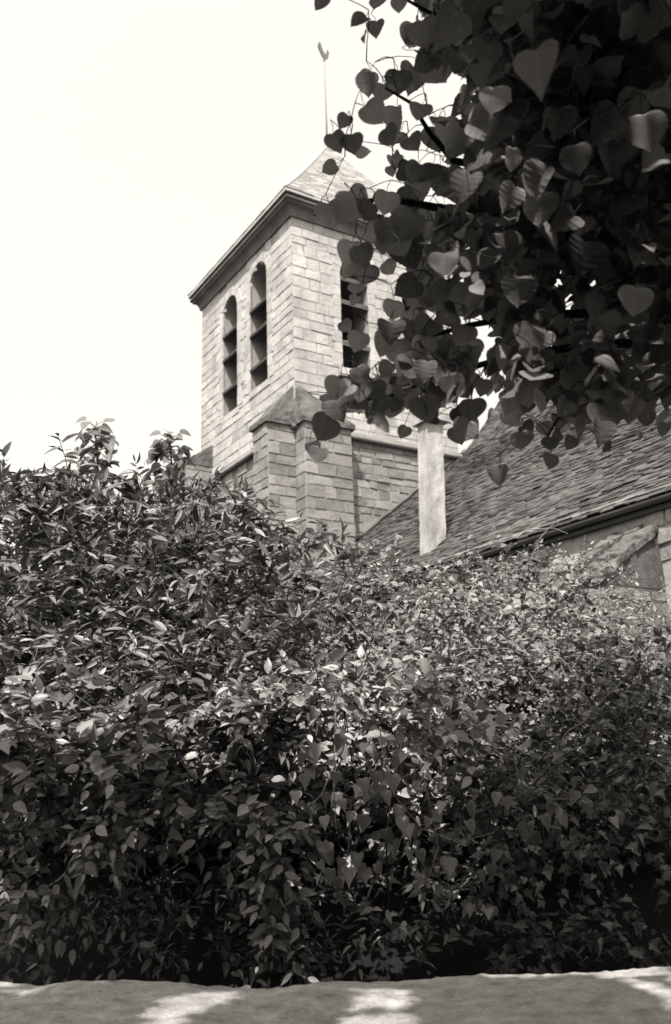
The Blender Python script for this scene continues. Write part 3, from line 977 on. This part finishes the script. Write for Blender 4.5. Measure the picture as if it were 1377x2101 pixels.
# --- dogwood: front left
root = plant('dogwood_shrub', (-.8, 3.9, .68), 'broad leaved bush spreading over the wall at the lower left of the hedge', 'shrub')
L = Leaves('ovate')
pC = [(-60, 1440), (120, 1400), (260, 1440), (420, 1430), (560, 1440), (600, 1500), (570, 1560), (500, 1640), (440, 1660), (340, 1640), (230, 1610), (120, 1640), (-60, 1660)]
dC = lambda x, y: lerp(y, 1400, 4.1, 1670, 3.5)
cC = fill(pC, 52, dC, .09)
grow(L, cC, 8, 8, .082, .50, tl=(.12, .26), droop=.3, upd=.4)
HANG = [(215, 1710, 3.32, 40), (260, 1690, 3.35, 40), (190, 1745, 3.3, 30), (110, 1835, 3.3, 40), (60, 1850, 3.32, 25), (150, 1860, 3.3, 30), (50, 1735, 3.4, 30), (560, 1740, 3.35, 40), (520, 1720, 3.38, 40), (580, 1790, 3.33, 35), (540, 1800, 3.33, 30), (555, 1845, 3.31, 28), (570, 1890, 3.3, 22), (560, 1925, 3.3, 14), (470, 1680, 3.42, 45), (360, 1650, 3.45, 40), (520, 1650, 3.42, 40), (600, 1700, 3.4, 35), (600, 1850, 3.34, 20)]
for x, y, d, r in HANG:
    rr = r / F_PX * d
    for _ in range(7):
        p0 = at(x, y - 12, d) + rand_unit(1)[0] * rr * .5
        dd = unit(rand_unit(1)[0] + np.array([0, -.4, -.25]))
        spray(L, p0, dd, rr * 1.3 + .03, 6, .062, .5, droop=.5, upw=.7, facing=np.array([0, -.55, 0]), spread=1.0)
for (pts) in ([(230, 1690), (300, 1640), (360, 1600)], [(110, 1830), (160, 1780), (230, 1700)], [(545, 1930), (555, 1800), (520, 1700), (480, 1640)], [(480, 1690), (540, 1700), (600, 1690), (640, 1650)], [(110, 1390), (160, 1430), (215, 1470)], [(0, 1420), (40, 1460), (60, 1520)]):
    L.stem.tube([at(x, y, 3.36 if y > 1500 else 3.75) for x, y in pts], .0045, .003, 5)
cC2 = fill([(-60, 1440), (600, 1440), (620, 1640), (-60, 1700)], 62, lambda x, y: dC(x, y) + .42, .16, hk=.85)
grow(L, cC2, 7, 8, .08, .5, tl=(.16, .3), stem=0)
cC3 = fill([(-60, 1480), (640, 1480), (640, 2020), (-60, 2020)], 75, lambda x, y: 4.75, .25, holes=False, skip=0)
grow(L, cC3, 9, 9, .09, .55, tl=(.16, .34), stem=.003)
cC4 = fill([(-60, 1660), (640, 1660), (640, 1990), (-60, 1990)], 90, lambda x, y: 3.7, .15, skip=.5)
grow(L, cC4, 4, 7, .06, .45, tl=(.1, .26), stem=.002, droop=.5, upd=.0)
cC5 = fill([(-60, 1780), (640, 1780), (640, 1990), (-60, 1990)], 60, lambda x, y: 3.55, .1, skip=.45)
grow(L, cC5, 4, 7, .055, .45, tl=(.1, .24), stem=.0015, droop=.6, upd=-.1)
shoots(L, cC, 26, .062, .5, .25, .45)
inner_stems(L, np.array([-.8, 4.0, .68]), cC, 24)
finish(root, L, L_DOG)

# --- bright mound in the middle
root = plant('laurel_shrub', (.0, 3.9, .68), 'bright glossy leaved mound in the middle of the hedge above the dark hollow', 'shrub')
L = Leaves('ovate')
pD = [(470, 1430), (560, 1400), (680, 1395), (800, 1410), (900, 1440), (960, 1490), (940, 1545), (860, 1530), (780, 1510), (700, 1500), (600, 1480), (540, 1500), (480, 1490)]
dD = lambda x, y: lerp(y, 1390, 3.95, 1540, 3.5)
cD = fill(pD, 42, dD, .08)
grow(L, cD, 9, 8, .070, .50, tl=(.1, .22), droop=.25, upd=.5)
cD2 = fill([(470, 1440), (960, 1440), (980, 1640), (560, 1600)], 60, lambda x, y: dD(x, y) + .45, .15, hk=.8)
grow(L, cD2, 7, 8, .07, .5, tl=(.16, .3), stem=0)
cD3 = fill([(600, 1500), (1000, 1500), (1000, 2020), (600, 2020)], 75, lambda x, y: 4.7, .25, holes=False, skip=0)
grow(L, cD3, 9, 9, .09, .55, tl=(.16, .34), stem=.003)
cD5 = fill([(600, 1800), (1000, 1800), (1000, 1990), (600, 1990)], 66, lambda x, y: 3.6, .1, skip=.5)
grow(L, cD5, 4, 7, .052, .45, tl=(.1, .24), stem=.0015, droop=.6, upd=-.1)
shoots(L, cD, 18, .055, .5, .2, .4)
inner_stems(L, np.array([.0, 4.0, .68]), cD, 20)
finish(root, L, L_BRIGHT)

# --- bindweed hanging in the hollow
root = plant('bindweed_vine', (.1, 3.6, .68), 'heart leaved climbing vine hanging in strands over the dark hollow', 'vine')
L = Leaves('heart')
strands = [[(690, 1430), (688, 1520), (684, 1600), (690, 1700)], [(780, 1500), (790, 1570), (815, 1640), (865, 1700), (940, 1728), (1015, 1708)], [(690, 1560), (660, 1630), (600, 1690), (540, 1700), (470, 1690)], [(860, 1560), (880, 1640), (900, 1740), (880, 1800)], [(800, 1660), (790, 1740), (760, 1810)], [(720, 1640), (715, 1740), (700, 1820)], [(1040, 1560), (1060, 1640), (1090, 1720), (1100, 1790)], [(1120, 1640), (1180, 1640), (1240, 1620)]]
for st in strands:
    pts = [at(x, y, 3.42 + RNG.uniform(-.05, .05)) for x, y in st]
    L.stem.tube(pts, .0028, .0018, 5)
VL = [(805, 1610, 45), (650, 1545, 40), (620, 1560, 34), (605, 1640, 34), (590, 1700, 30), (690, 1600, 36), (745, 1615, 38), (770, 1600, 36), (700, 1655, 30), (665, 1690, 32), (720, 1680, 30), (745, 1690, 40), (790, 1720, 42), (825, 1695, 40), (838, 1710, 38), (790, 1640, 34), (675, 1745, 36), (700, 1775, 30), (735, 1770, 42), (680, 1800, 38), (715, 1800, 44), (770, 1790, 36), (655, 1780, 28), (705, 1850, 30), (880, 1690, 26), (910, 1660, 34), (960, 1700, 34), (1080, 1710, 48), (1115, 1690, 38), (1150, 1690, 34), (1000, 1880, 36), (970, 1870, 30), (990, 1800, 32), (925, 1780, 40), (650, 1470, 34), (700, 1530, 40), (750, 1540, 34), (625, 1605, 36), (830, 1560, 32), (855, 1620, 30), (1040, 1650, 32), (1180, 1640, 36), (1220, 1630, 30), (1200, 1760, 30), (860, 1760, 34), (900, 1830, 30), (1020, 1760, 36), (640, 1660, 30), (1260, 1690, 28)]
for x, y, sz in VL:
    for k in range(2):
        xx, yy = x + RNG.normal() * 12 * k, y + RNG.normal() * 14 * k
        d = 3.40 + RNG.uniform(-.08, .08) + k * .15
        a = -UP + RNG.normal(size=3) * .35 + np.array([0, -.35, 0])
        n_ = np.array([0, -1.0, .75]) + RNG.normal(size=3) * .35
        ll = sz / F_PX * d * .92
        L.add(at(xx, yy - sz * .45, d), a, n_, ll, ll * .78)
finish(root, L, L_VINE, sm=M_CANE)

# --- right-hand shrub
root = plant('hawthorn_shrub', (1.0, 4.2, .7), 'small leaved bush on the right between the pale bramble and the ivy', 'shrub')
L = Leaves('small')
pE = [(900, 1420), (1000, 1410), (1180, 1390), (1290, 1330), (1440, 1320), (1440, 1560), (1330, 1560), (1240, 1640), (1120, 1700), (1000, 1690), (940, 1640), (900, 1560)]
dE = lambda x, y: lerp(y, 1330, 4.6, 1700, 3.6)
cE = fill(pE, 48, dE, .09)
grow(L, cE, 8, 9, .048, .55, tl=(.12, .26), droop=.35, upd=.45)
cE2 = fill([(900, 1400), (1440, 1340), (1440, 1700), (960, 1700)], 60, lambda x, y: dE(x, y) + .45, .16, hk=.8)
grow(L, cE2, 7, 9, .06, .55, tl=(.16, .3), stem=0)
cE3 = fill([(900, 1420), (1440, 1350), (1440, 1700), (960, 1700)], 75, lambda x, y: dE(x, y) + .95, .2, holes=False)
grow(L, cE3, 6, 8, .07, .6, tl=(.16, .3), stem=0)
cE4 = fill([(900, 1400), (1480, 1350), (1480, 1720), (900, 1720)], 70, lambda x, y: 5.7, .2, holes=False, skip=0)
grow(L, cE4, 8, 8, .09, .6, tl=(.16, .34), stem=0)
shoots(L, cE, 40, .042, .5, .25, .55, .0034)
inner_stems(L, np.array([1.0, 4.3, .7]), cE, 18)
finish(root, L, L_HAW, sm=M_CANE)

# --- ivy, lower right
root = plant('ivy_growth', (1.0, 3.5, .68), 'dark glossy ivy in the shade at the lower right behind the wall', 'ivy')
L = Leaves('ivy')
pF = [(880, 1680), (1100, 1690), (1260, 1600), (1440, 1540), (1440, 1990), (880, 2000)]
cF = fill(pF, 58, lambda x, y: 3.62 + RNG.uniform(-.12, .25), .12, skip=.15)
grow(L, cF, 4, 6, .048, .8, tl=(.1, .26), droop=.6, upd=.1, upw=.5, face=.5)
cF5 = fill([(950, 1800), (1440, 1760), (1440, 1990), (950, 1990)], 66, lambda x, y: 3.6, .13, skip=.4)
grow(L, cF5, 4, 6, .045, .8, tl=(.1, .24), stem=.0015, droop=.7, upd=-.1, upw=.4)
cF2 = fill(pF, 70, lambda x, y: 4.5, .2, holes=False, skip=0)
grow(L, cF2, 6, 7, .06, .8, tl=(.16, .3), stem=0)
cF3 = fill(pF, 80, lambda x, y: 5.0, .2, holes=False, skip=0)
grow(L, cF3, 6, 7, .07, .8, tl=(.16, .3), stem=0)
finish(root, L, L_IVY)

# --- low plants at the foot, along the wall
root = plant('wall_foot_plants', (-.1, 3.3, .66), 'low narrow leaved weeds growing along the back of the garden wall', 'weeds')
tag(root, kind='stuff')
L = Leaves('lance')
for i in range(330):
    x = RNG.uniform(-20, 1300); y = RNG.uniform(1850, 1990) if x < 760 else RNG.uniform(1880, 1980)
    if RNG.random() < (.2 if 250 < x < 700 else .55): continue
    p = at(x, y, 3.38 + RNG.uniform(-.1, .35))
    d = unit(np.array([RNG.normal() * .6, RNG.normal() * .4 - .2, .8]))
    spray(L, p, d, RNG.uniform(.05, .14), int(RNG.integers(3, 7)), .05, .3, droop=.3, upw=.6, facing=np.array([0, -.4, 0]))
finish(root, L, L_LOW)

# --- pale scrub near the church wall
root = plant('churchyard_scrub', (2.3, 8.0, .55), 'pale feathery scrub at the foot of the nave buttress', 'scrub')
L = Leaves('small')
pG = [(1100, 1190), (1180, 1150), (1230, 1225), (1290, 1260), (1377, 1250), (1440, 1260), (1440, 1400), (1250, 1400), (1150, 1330)]
cG = fill(pG, 40, lambda x, y: lerp(y, 1160, 8.4, 1390, 6.2), .16, holes=False)
grow(L, cG, 9, 10, .055, .35, tl=(.2, .5), droop=.2, upd=.9)
for x, y in ((1240, 1195), (1265, 1185), (1285, 1190), (1250, 1175)):
    p = at(x, y + 14, 8.2)
    for _ in range(7):
        spray(L, p + rand_unit(1)[0] * .05, unit(np.array([RNG.normal() * .7, -.2, .8])), .2, 8, .05, .3, droop=.2)
inner_stems(L, np.array([2.3, 8.0, .55]), cG, 14)
finish(root, L, L_SCRUB)

# --- two saplings behind the elder
def sapling(px, ytop, ybot, d, wpx, label):
    base = at(px, ybot + 60, d); b0 = base.copy(); b0[2] = .4
    root = plant('sapling', tuple(b0), label, 'sapling', 'young saplings above the shrub')
    L = Leaves('linden')
    top = at(px + 3, ytop + 12, d)
    L.stem.tube([b0, base, (base + top) / 2 + np.array([.03, 0, 0]), top], .02, .006, 6)
    hgt = top[2] - base[2]
    n = 17
    for i in range(n):
        t = (i + .5) / n
        c = base * (1 - t) + top * t
        w = wpx / F_PX * d * (.55 + .5 * math.sin(math.pi * min(1, t * .9)))
        for k in range(4):
            an = RNG.uniform(0, 6.28)
            q = c + np.array([math.cos(an), math.sin(an), .15 + RNG.normal() * .2]) * w * RNG.uniform(.25, .8)
            L.stem.tube([c, q], .004, .002, 3)
            for m in range(1 + int(RNG.random() < .5)):
                a = unit(np.array([math.cos(an), math.sin(an) - .3, -.7]) + RNG.normal(size=3) * .4)
                L.add(q + RNG.normal(size=3) * .02, a, np.array([0, -.5, .8]) + RNG.normal(size=3) * .4, .12 * RNG.uniform(.7, 1.2), .10 * RNG.uniform(.7, 1.1))
    for s in (-1, 1):
        q = top + np.array([s * .09, 0, .06])
        L.add(q, np.array([s, 0, -.1]), np.array([0, -.7, .7]), .11, .1)
        L.stem.tube([top, q], .004, .002, 3)
    finish(root, L, L_SAP, sm=M_STEM)
sapling(192, 862, 975, 8.6, 44, 'taller young sapling with pale broad leaves standing above the left of the shrub')
sapling(345, 890, 975, 8.2, 44, 'shorter bushy young sapling beside the far tower buttress')

# ------------------------------------------------------------------ linden tree, upper right and overhead
TB = np.array([3.3, .6, 0.0])
root = empty('linden_tree', tuple(TB))
tag(root, 'large linden tree whose dark heart leaved branches hang over the upper right', 'tree')
trunk = MB()
trunk.tube([TB + np.array([0, 0, z]) + np.array([.04 * math.sin(z * 1.3), .03 * math.cos(z), 0]) for z in (0, .3, .8, 1.6, 2.6, 3.6, 4.8, 6.2, 8)], .34, .12, 14)
trunk.build('trunk', M_BARK, root, smooth=True, origin=TB)
L = Leaves('linden')
limb = MB()
BASES = []
GAPS = [(905, 622, 40), (775, 610, 30), (772, 740, 26), (925, 665, 26), (870, 640, 20), (735, 650, 40), (730, 735, 35), (690, 700, 60)]
def linden_leaf(x, y, sz, d, ang=None, flat=.6):
    ang = RNG.normal() * 35 if ang is None else ang
    a = -CU * math.cos(R(ang)) + CR * math.sin(R(ang)) + CF * RNG.normal() * .3
    n_ = -CF + RNG.normal(size=3) * flat * .6 + UP * .2
    ll = sz / F_PX * d * .86
    p = at(x, y, d) - unit(a) * ll * .5
    L.add(p, a, n_, ll, ll * RNG.uniform(.95, 1.2))
    q = p - unit(a) * ll * .35 + UP * .015 + RNG.normal(size=3) * .008
    limb.tube([q, (p + q) / 2 + RNG.normal(size=3) * .003, p + unit(a) * ll * .05], .0013, .001, 3)
    BASES.append(q)
SKYHOLES = [(967, 602, 16), (995, 660, 26), (900, 215, 14), (965, 225, 12), (870, 215, 18), (1000, 800, 14), (1010, 830, 20), (870, 250, 14), (905, 350, 10)]
FR = [(658, 8, 42), (774, 6, 48), (820, 11, 36), (735, 44, 50), (771, 60, 44), (749, 77, 30), (840, 72, 52), (867, 126, 62), (895, 110, 70), (757, 176, 56), (818, 170, 56), (785, 192, 46), (768, 236, 60), (812, 247, 60), (801, 280, 50), (705, 250, 38), (691, 294, 50), (724, 297, 50), (746, 308, 40), (848, 294, 48), (810, 333, 34), (834, 352, 42), (878, 357, 60), (862, 231, 50), (917, 269, 60), (675, 346, 40), (680, 440, 62), (708, 434, 72), (738, 407, 56), (752, 434, 50), (790, 418, 56), (840, 418, 65), (785, 473, 56), (757, 484, 60), (834, 467, 80), (840, 522, 85), (856, 550, 70), (719, 522, 60), (746, 528, 60), (713, 550, 50), (752, 566, 56), (730, 594, 36), (834, 594, 66), (862, 610, 60), (807, 638, 52), (845, 654, 46), (944, 621, 75), (801, 682, 56), (840, 676, 50), (873, 676, 56), (735, 704, 50), (785, 709, 60), (823, 726, 56), (867, 715, 56), (740, 772, 46), (826, 786, 46), (770, 805, 52), (740, 805, 56), (788, 828, 50), (812, 835, 46), (682, 823, 52), (693, 844, 56), (663, 881, 66), (652, 935, 42), (770, 863, 30), (788, 874, 42), (828, 888, 34), (867, 844, 46), (895, 805, 60), (930, 810, 60), (863, 777, 60), (902, 770, 60), (948, 851, 46), (951, 886, 60), (970, 843, 56), (968, 883, 52), (1078, 831, 46), (1088, 794, 60), (1118, 883, 40), (1169, 910, 36), (1128, 912, 36), (1128, 947, 40), (1246, 917, 30), (1024, 976, 50), (1233, 853, 46), (1196, 858, 40), (1331, 841, 40), (1363, 799, 52), (1157, 838, 46), (1182, 780, 60), (1083, 888, 46), (1280, 830, 50), (1310, 800, 50), (905, 735, 60), (940, 760, 60), (960, 720, 60), (900, 700, 55), (950, 690, 55), (850, 745, 50), (790, 760, 45), (710, 800, 40), (915, 650, 55), (890, 620, 55), (905, 600, 55)]
for x, y, sz in FR:
    linden_leaf(x, y, sz, 2.62 + RNG.uniform(-.15, .2))
    if RNG.random() < .4 and y > 150: linden_leaf(x + RNG.normal() * 22 + 8, y + RNG.normal() * 16 - 8, sz * RNG.uniform(.55, .85), 2.72 + RNG.uniform(-.1, .2))
BIG = [(1186, 330, 72), (1258, 319, 88), (1241, 264, 92), (1324, 275, 92), (1296, 220, 84), (1049, 330, 58), (1104, 374, 78), (1110, 434, 72), (1159, 456, 68), (955, 385, 76), (1043, 407, 62), (911, 544, 62), (933, 286, 62), (994, 264, 82), (972, 330, 72), (1060, 600, 72), (1197, 528, 84), (1302, 621, 78), (1082, 693, 66), (1115, 698, 48), (1340, 330, 70), (1010, 210, 60)]
for x, y, sz in BIG:
    linden_leaf(x, y, sz, 2.28 + RNG.uniform(-.08, .1), flat=.45)
for (cx_, cy_, r_) in ((905, 90, 60), (930, 250, 50), (905, 390, 42), (890, 490, 60), (940, 630, 50), (930, 720, 60), (880, 750, 45), (960, 790, 45), (1060, 820, 55), (1180, 810, 60), (1290, 810, 50), (900, 30, 50), (960, 440, 60), (760, 800, 45), (850, 790, 50), (710, 815, 30)):
    for k in range(int(r_ / 4.4)):
        lx, ly = cx_ + RNG.normal() * r_ * .55, cy_ + RNG.normal() * r_ * .55
        if any((lx - a) ** 2 + (ly - b) ** 2 < (c + 24) ** 2 for a, b, c in GAPS + SKYHOLES): continue
        linden_leaf(lx, ly, RNG.uniform(42, 68), RNG.uniform(2.5, 3.1))
CORE = [(935, -80), (1460, -80), (1460, 790), (1330, 800), (1200, 775), (1085, 775), (1030, 730), (1020, 650), (975, 560), (905, 520), (890, 475), (905, 445), (960, 430), (985, 345), (965, 285), (940, 235), (965, 175), (925, 60)]
LIT = [[(180, 2130), (310, 2045), (420, 2006), (510, 2010), (420, 2058), (330, 2130)], [(675, 2066), (742, 2006), (860, 2001), (852, 2045), (890, 2130), (705, 2130)], [(1190, 1975), (1430, 1955), (1430, 2085), (1330, 2050)], [(-60, 1998), (160, 1998), (70, 2042), (-60, 2040)]]
cnt = 0
while cnt < 720:
    x, y = RNG.uniform(890, 1460), RNG.uniform(-80, 810)
    if not in_poly(x, y, CORE): continue
    if any((x - a) ** 2 + (y - b) ** 2 < (c + 22) ** 2 for a, b, c in SKYHOLES): continue
    cnt += 1
    dd = RNG.uniform(2.4, 3.5)
    p0 = at(x, y, dd)
    sx_, sy_, _z = project(p0 - SUN * ((p0[2] - 1.0) / SUN[2]))
    if any(in_poly(sx_, sy_, q) for q in LIT) or any(in_poly(sx_ + e, sy_, q) for q in LIT for e in (-40, 40)): continue
    d = unit(RNG.normal(size=3) * .8 + np.array([-.7, .2, -.1]))
    spray(L, p0 - d * .1, d, .2, 6, .068, .95, droop=.35, upw=.6, facing=np.array([0, -.35, 0]), stem=0, spread=.9)
# the canopy above and beside the photographer, out of the frame; leaves added to shade hedge and wall, gaps left for sun patches
def landing(x, y):
    if y > 1985:
        d = ray(x, y); t = (1.0 - EYE) / d[2]
        return np.array([0, 0, EYE]) + d * t
    return at(x, y, lerp(y, 1280, 4.2, 1990, 3.2))
def shaded(x, y):
    if y > 1985: return not any(in_poly(x, y, q) for q in LIT)
    edge = np.interp(x, [-100, 0, 200, 350, 480, 560, 700, 900, 1050, 1200, 1300, 1480], [1700, 1700, 1720, 1690, 1690, 1720, 1760, 1680, 1540, 1400, 1310, 1290])
    return y > edge + 25 * math.sin(x * .045) + 18 * math.sin(x * .11 + 1)
cnt = tries = 0
P_, A_, N_, Ln = [], [], [], []
while cnt < 10500 and tries < 120000:
    tries += 1
    x, y = RNG.uniform(-150, 1530), RNG.uniform(1280, 2170)
    if not shaded(x, y): continue
    if y < 1985 and RNG.random() < .35: continue
    q = landing(x, y) + SUN * RNG.uniform(2.3, 5.2)
    px, py, pz = project(q)
    if pz > .1 and -140 < px < 1520 and py > -140:
        if not in_poly(px, py, CORE): continue
    P_.append(q); A_.append(rand_unit(1)[0] * .7 - UP * .5); N_.append(UP + RNG.normal(size=3) * .55); Ln.append(RNG.uniform(.07, .1)); cnt += 1
OV = Leaves('heart')
OV.add(np.array(P_), np.array(A_), np.array(N_), np.array(Ln), np.array(Ln) * .95)
def land_ok(q):
    """would this canopy leaf shade a part of hedge or wall that the sun reaches?"""
    for k in range(30):
        s = q - SUN * (k * .25)
        if s[2] < .9 or s[1] > 5.6: break
        x, y, z = project(s)
        if z > 2.2 and -60 < x < 1440:
            if 1985 < y < 2120:
                if abs(s[2] - 1.0) < .2 and not shaded(x, y): return False
            elif 930 < y <= 1985 and not shaded(x, y) and x < 1150: return False
    return True
cnt = tries = 0
P_, A_, N_, Ln = [], [], [], []
while cnt < 19000 and tries < 80000:
    tries += 1
    if cnt % 3 == 0: q = np.array([RNG.uniform(.3, 5.5), RNG.uniform(-2.5, 4.2), RNG.uniform(2.2, 7.2)])
    else:
        v = unit(np.array([RNG.normal(), -abs(RNG.normal()) * 1.1 + .25, abs(RNG.normal()) * .8])); rr_ = RNG.uniform(3.2, 5.4)
        q = np.array([.8, 1.0, 1.5]) + v * rr_  # dome of leaves added behind the camera to cut skylight on the hedge
    px, py, pz = project(q)
    if pz > .1 and -140 < px < 1520 and -140 < py < 2240: continue
    if np.linalg.norm(q - np.array([0, 0, EYE])) < 1.3: continue
    if not land_ok(q): continue
    P_.append(q); A_.append(rand_unit(1)[0] * .7 - UP * .5); N_.append(UP + RNG.normal(size=3) * .7); Ln.append(RNG.uniform(.11, .16)); cnt += 1
OV.add(np.array(P_), np.array(A_), np.array(N_), np.array(Ln), np.array(Ln) * .95)
crown = L.build('crown', L_LINDEN, root, TB)
OV.build('overhead_shade_crown', L_LINDEN, root, TB)  # unseen linden leaves, placed for the shade they cast
# limbs and visible twigs
NODES = []
def twig(pts, d, r0, r1):
    q = [at(x, y, dd) for (x, y), dd in zip(pts, np.linspace(d[0], d[1], len(pts)))]
    limb.tube(q, r0, r1, 6)
    for a, b in zip(q[:-1], q[1:]):
        for f in np.linspace(0, 1, 9): NODES.append(a * (1 - f) + b * f)
twig([(1480, 420), (1300, 430), (1100, 440), (930, 432), (840, 415), (780, 408), (710, 420), (645, 442)], (3.0, 2.64), .022, .0025)
twig([(1480, 640), (1300, 640), (1150, 645), (1050, 652), (960, 668), (880, 690), (800, 700)], (3.0, 2.66), .02, .003)
twig([(1480, 700), (1250, 705), (1100, 722), (1010, 742), (900, 772), (800, 812), (700, 830)], (3.05, 2.66), .018, .003)
twig([(1480, 300), (1250, 330), (1050, 350), (930, 330), (880, 270), (845, 212), (790, 180)], (3.0, 2.66), .02, .003)
twig([(1480, 60), (1250, 90), (1080, 100), (960, 55), (880, 25), (800, -20)], (3.0, 2.66), .02, .003)
twig([(1480, 780), (1300, 800), (1150, 850), (1120, 900)], (2.9, 2.6), .012, .002)
twig([(1000, 745), (970, 800), (960, 850)], (2.7, 2.66), .004, .002)
# side twigs: every leaf stalk runs back to the nearest wood
todo = [b for b in BASES]
while todo:
    N_ = np.array(NODES)
    dist = [float(np.min(np.linalg.norm(N_ - b, axis=1))) for b in todo]
    k = int(np.argmin(dist)); b = todo.pop(k)
    a = NODES[int(np.argmin(np.linalg.norm(N_ - b, axis=1)))]
    if dist[k] > .01:
        m = (a + b) / 2 + UP * .12 * dist[k] + RNG.normal(size=3) * .05 * dist[k]
        limb.tube([a, a * .6 + m * .4 + UP * .02 * dist[k], m, m * .4 + b * .6 + UP * .02 * dist[k], b], .0019, .0012, 4)
        NODES.append(m)
    NODES.append(b)
for tz, px, py in ((2.6, 1480, 640), (3.0, 1480, 420), (2.4, 1480, 780), (3.4, 1480, 300), (4.2, 1480, 60), (2.5, 1480, 700)):
    a = TB + np.array([0, 0, tz]); b = at(px, py, 3.0)
    limb.tube([a, (a + b) / 2 + np.array([0, .1, .15]), b], .07, .022, 8)
for an in range(9):
    w = an * .7
    a = TB + np.array([0, 0, 3.4 + .35 * an]); b = a + np.array([2.2 * math.cos(w), 2.0 * math.sin(w), 1.2])
    px, py, pz = project(b)
    if pz > .1 and -60 < px < 1440 and -60 < py < 2160: continue
    limb.tube([a, (a + b) / 2 + np.array([0, 0, .25]), b], .09, .02, 7)
limb.build('limbs', M_BARK, root, smooth=True, origin=TB, fix=False)
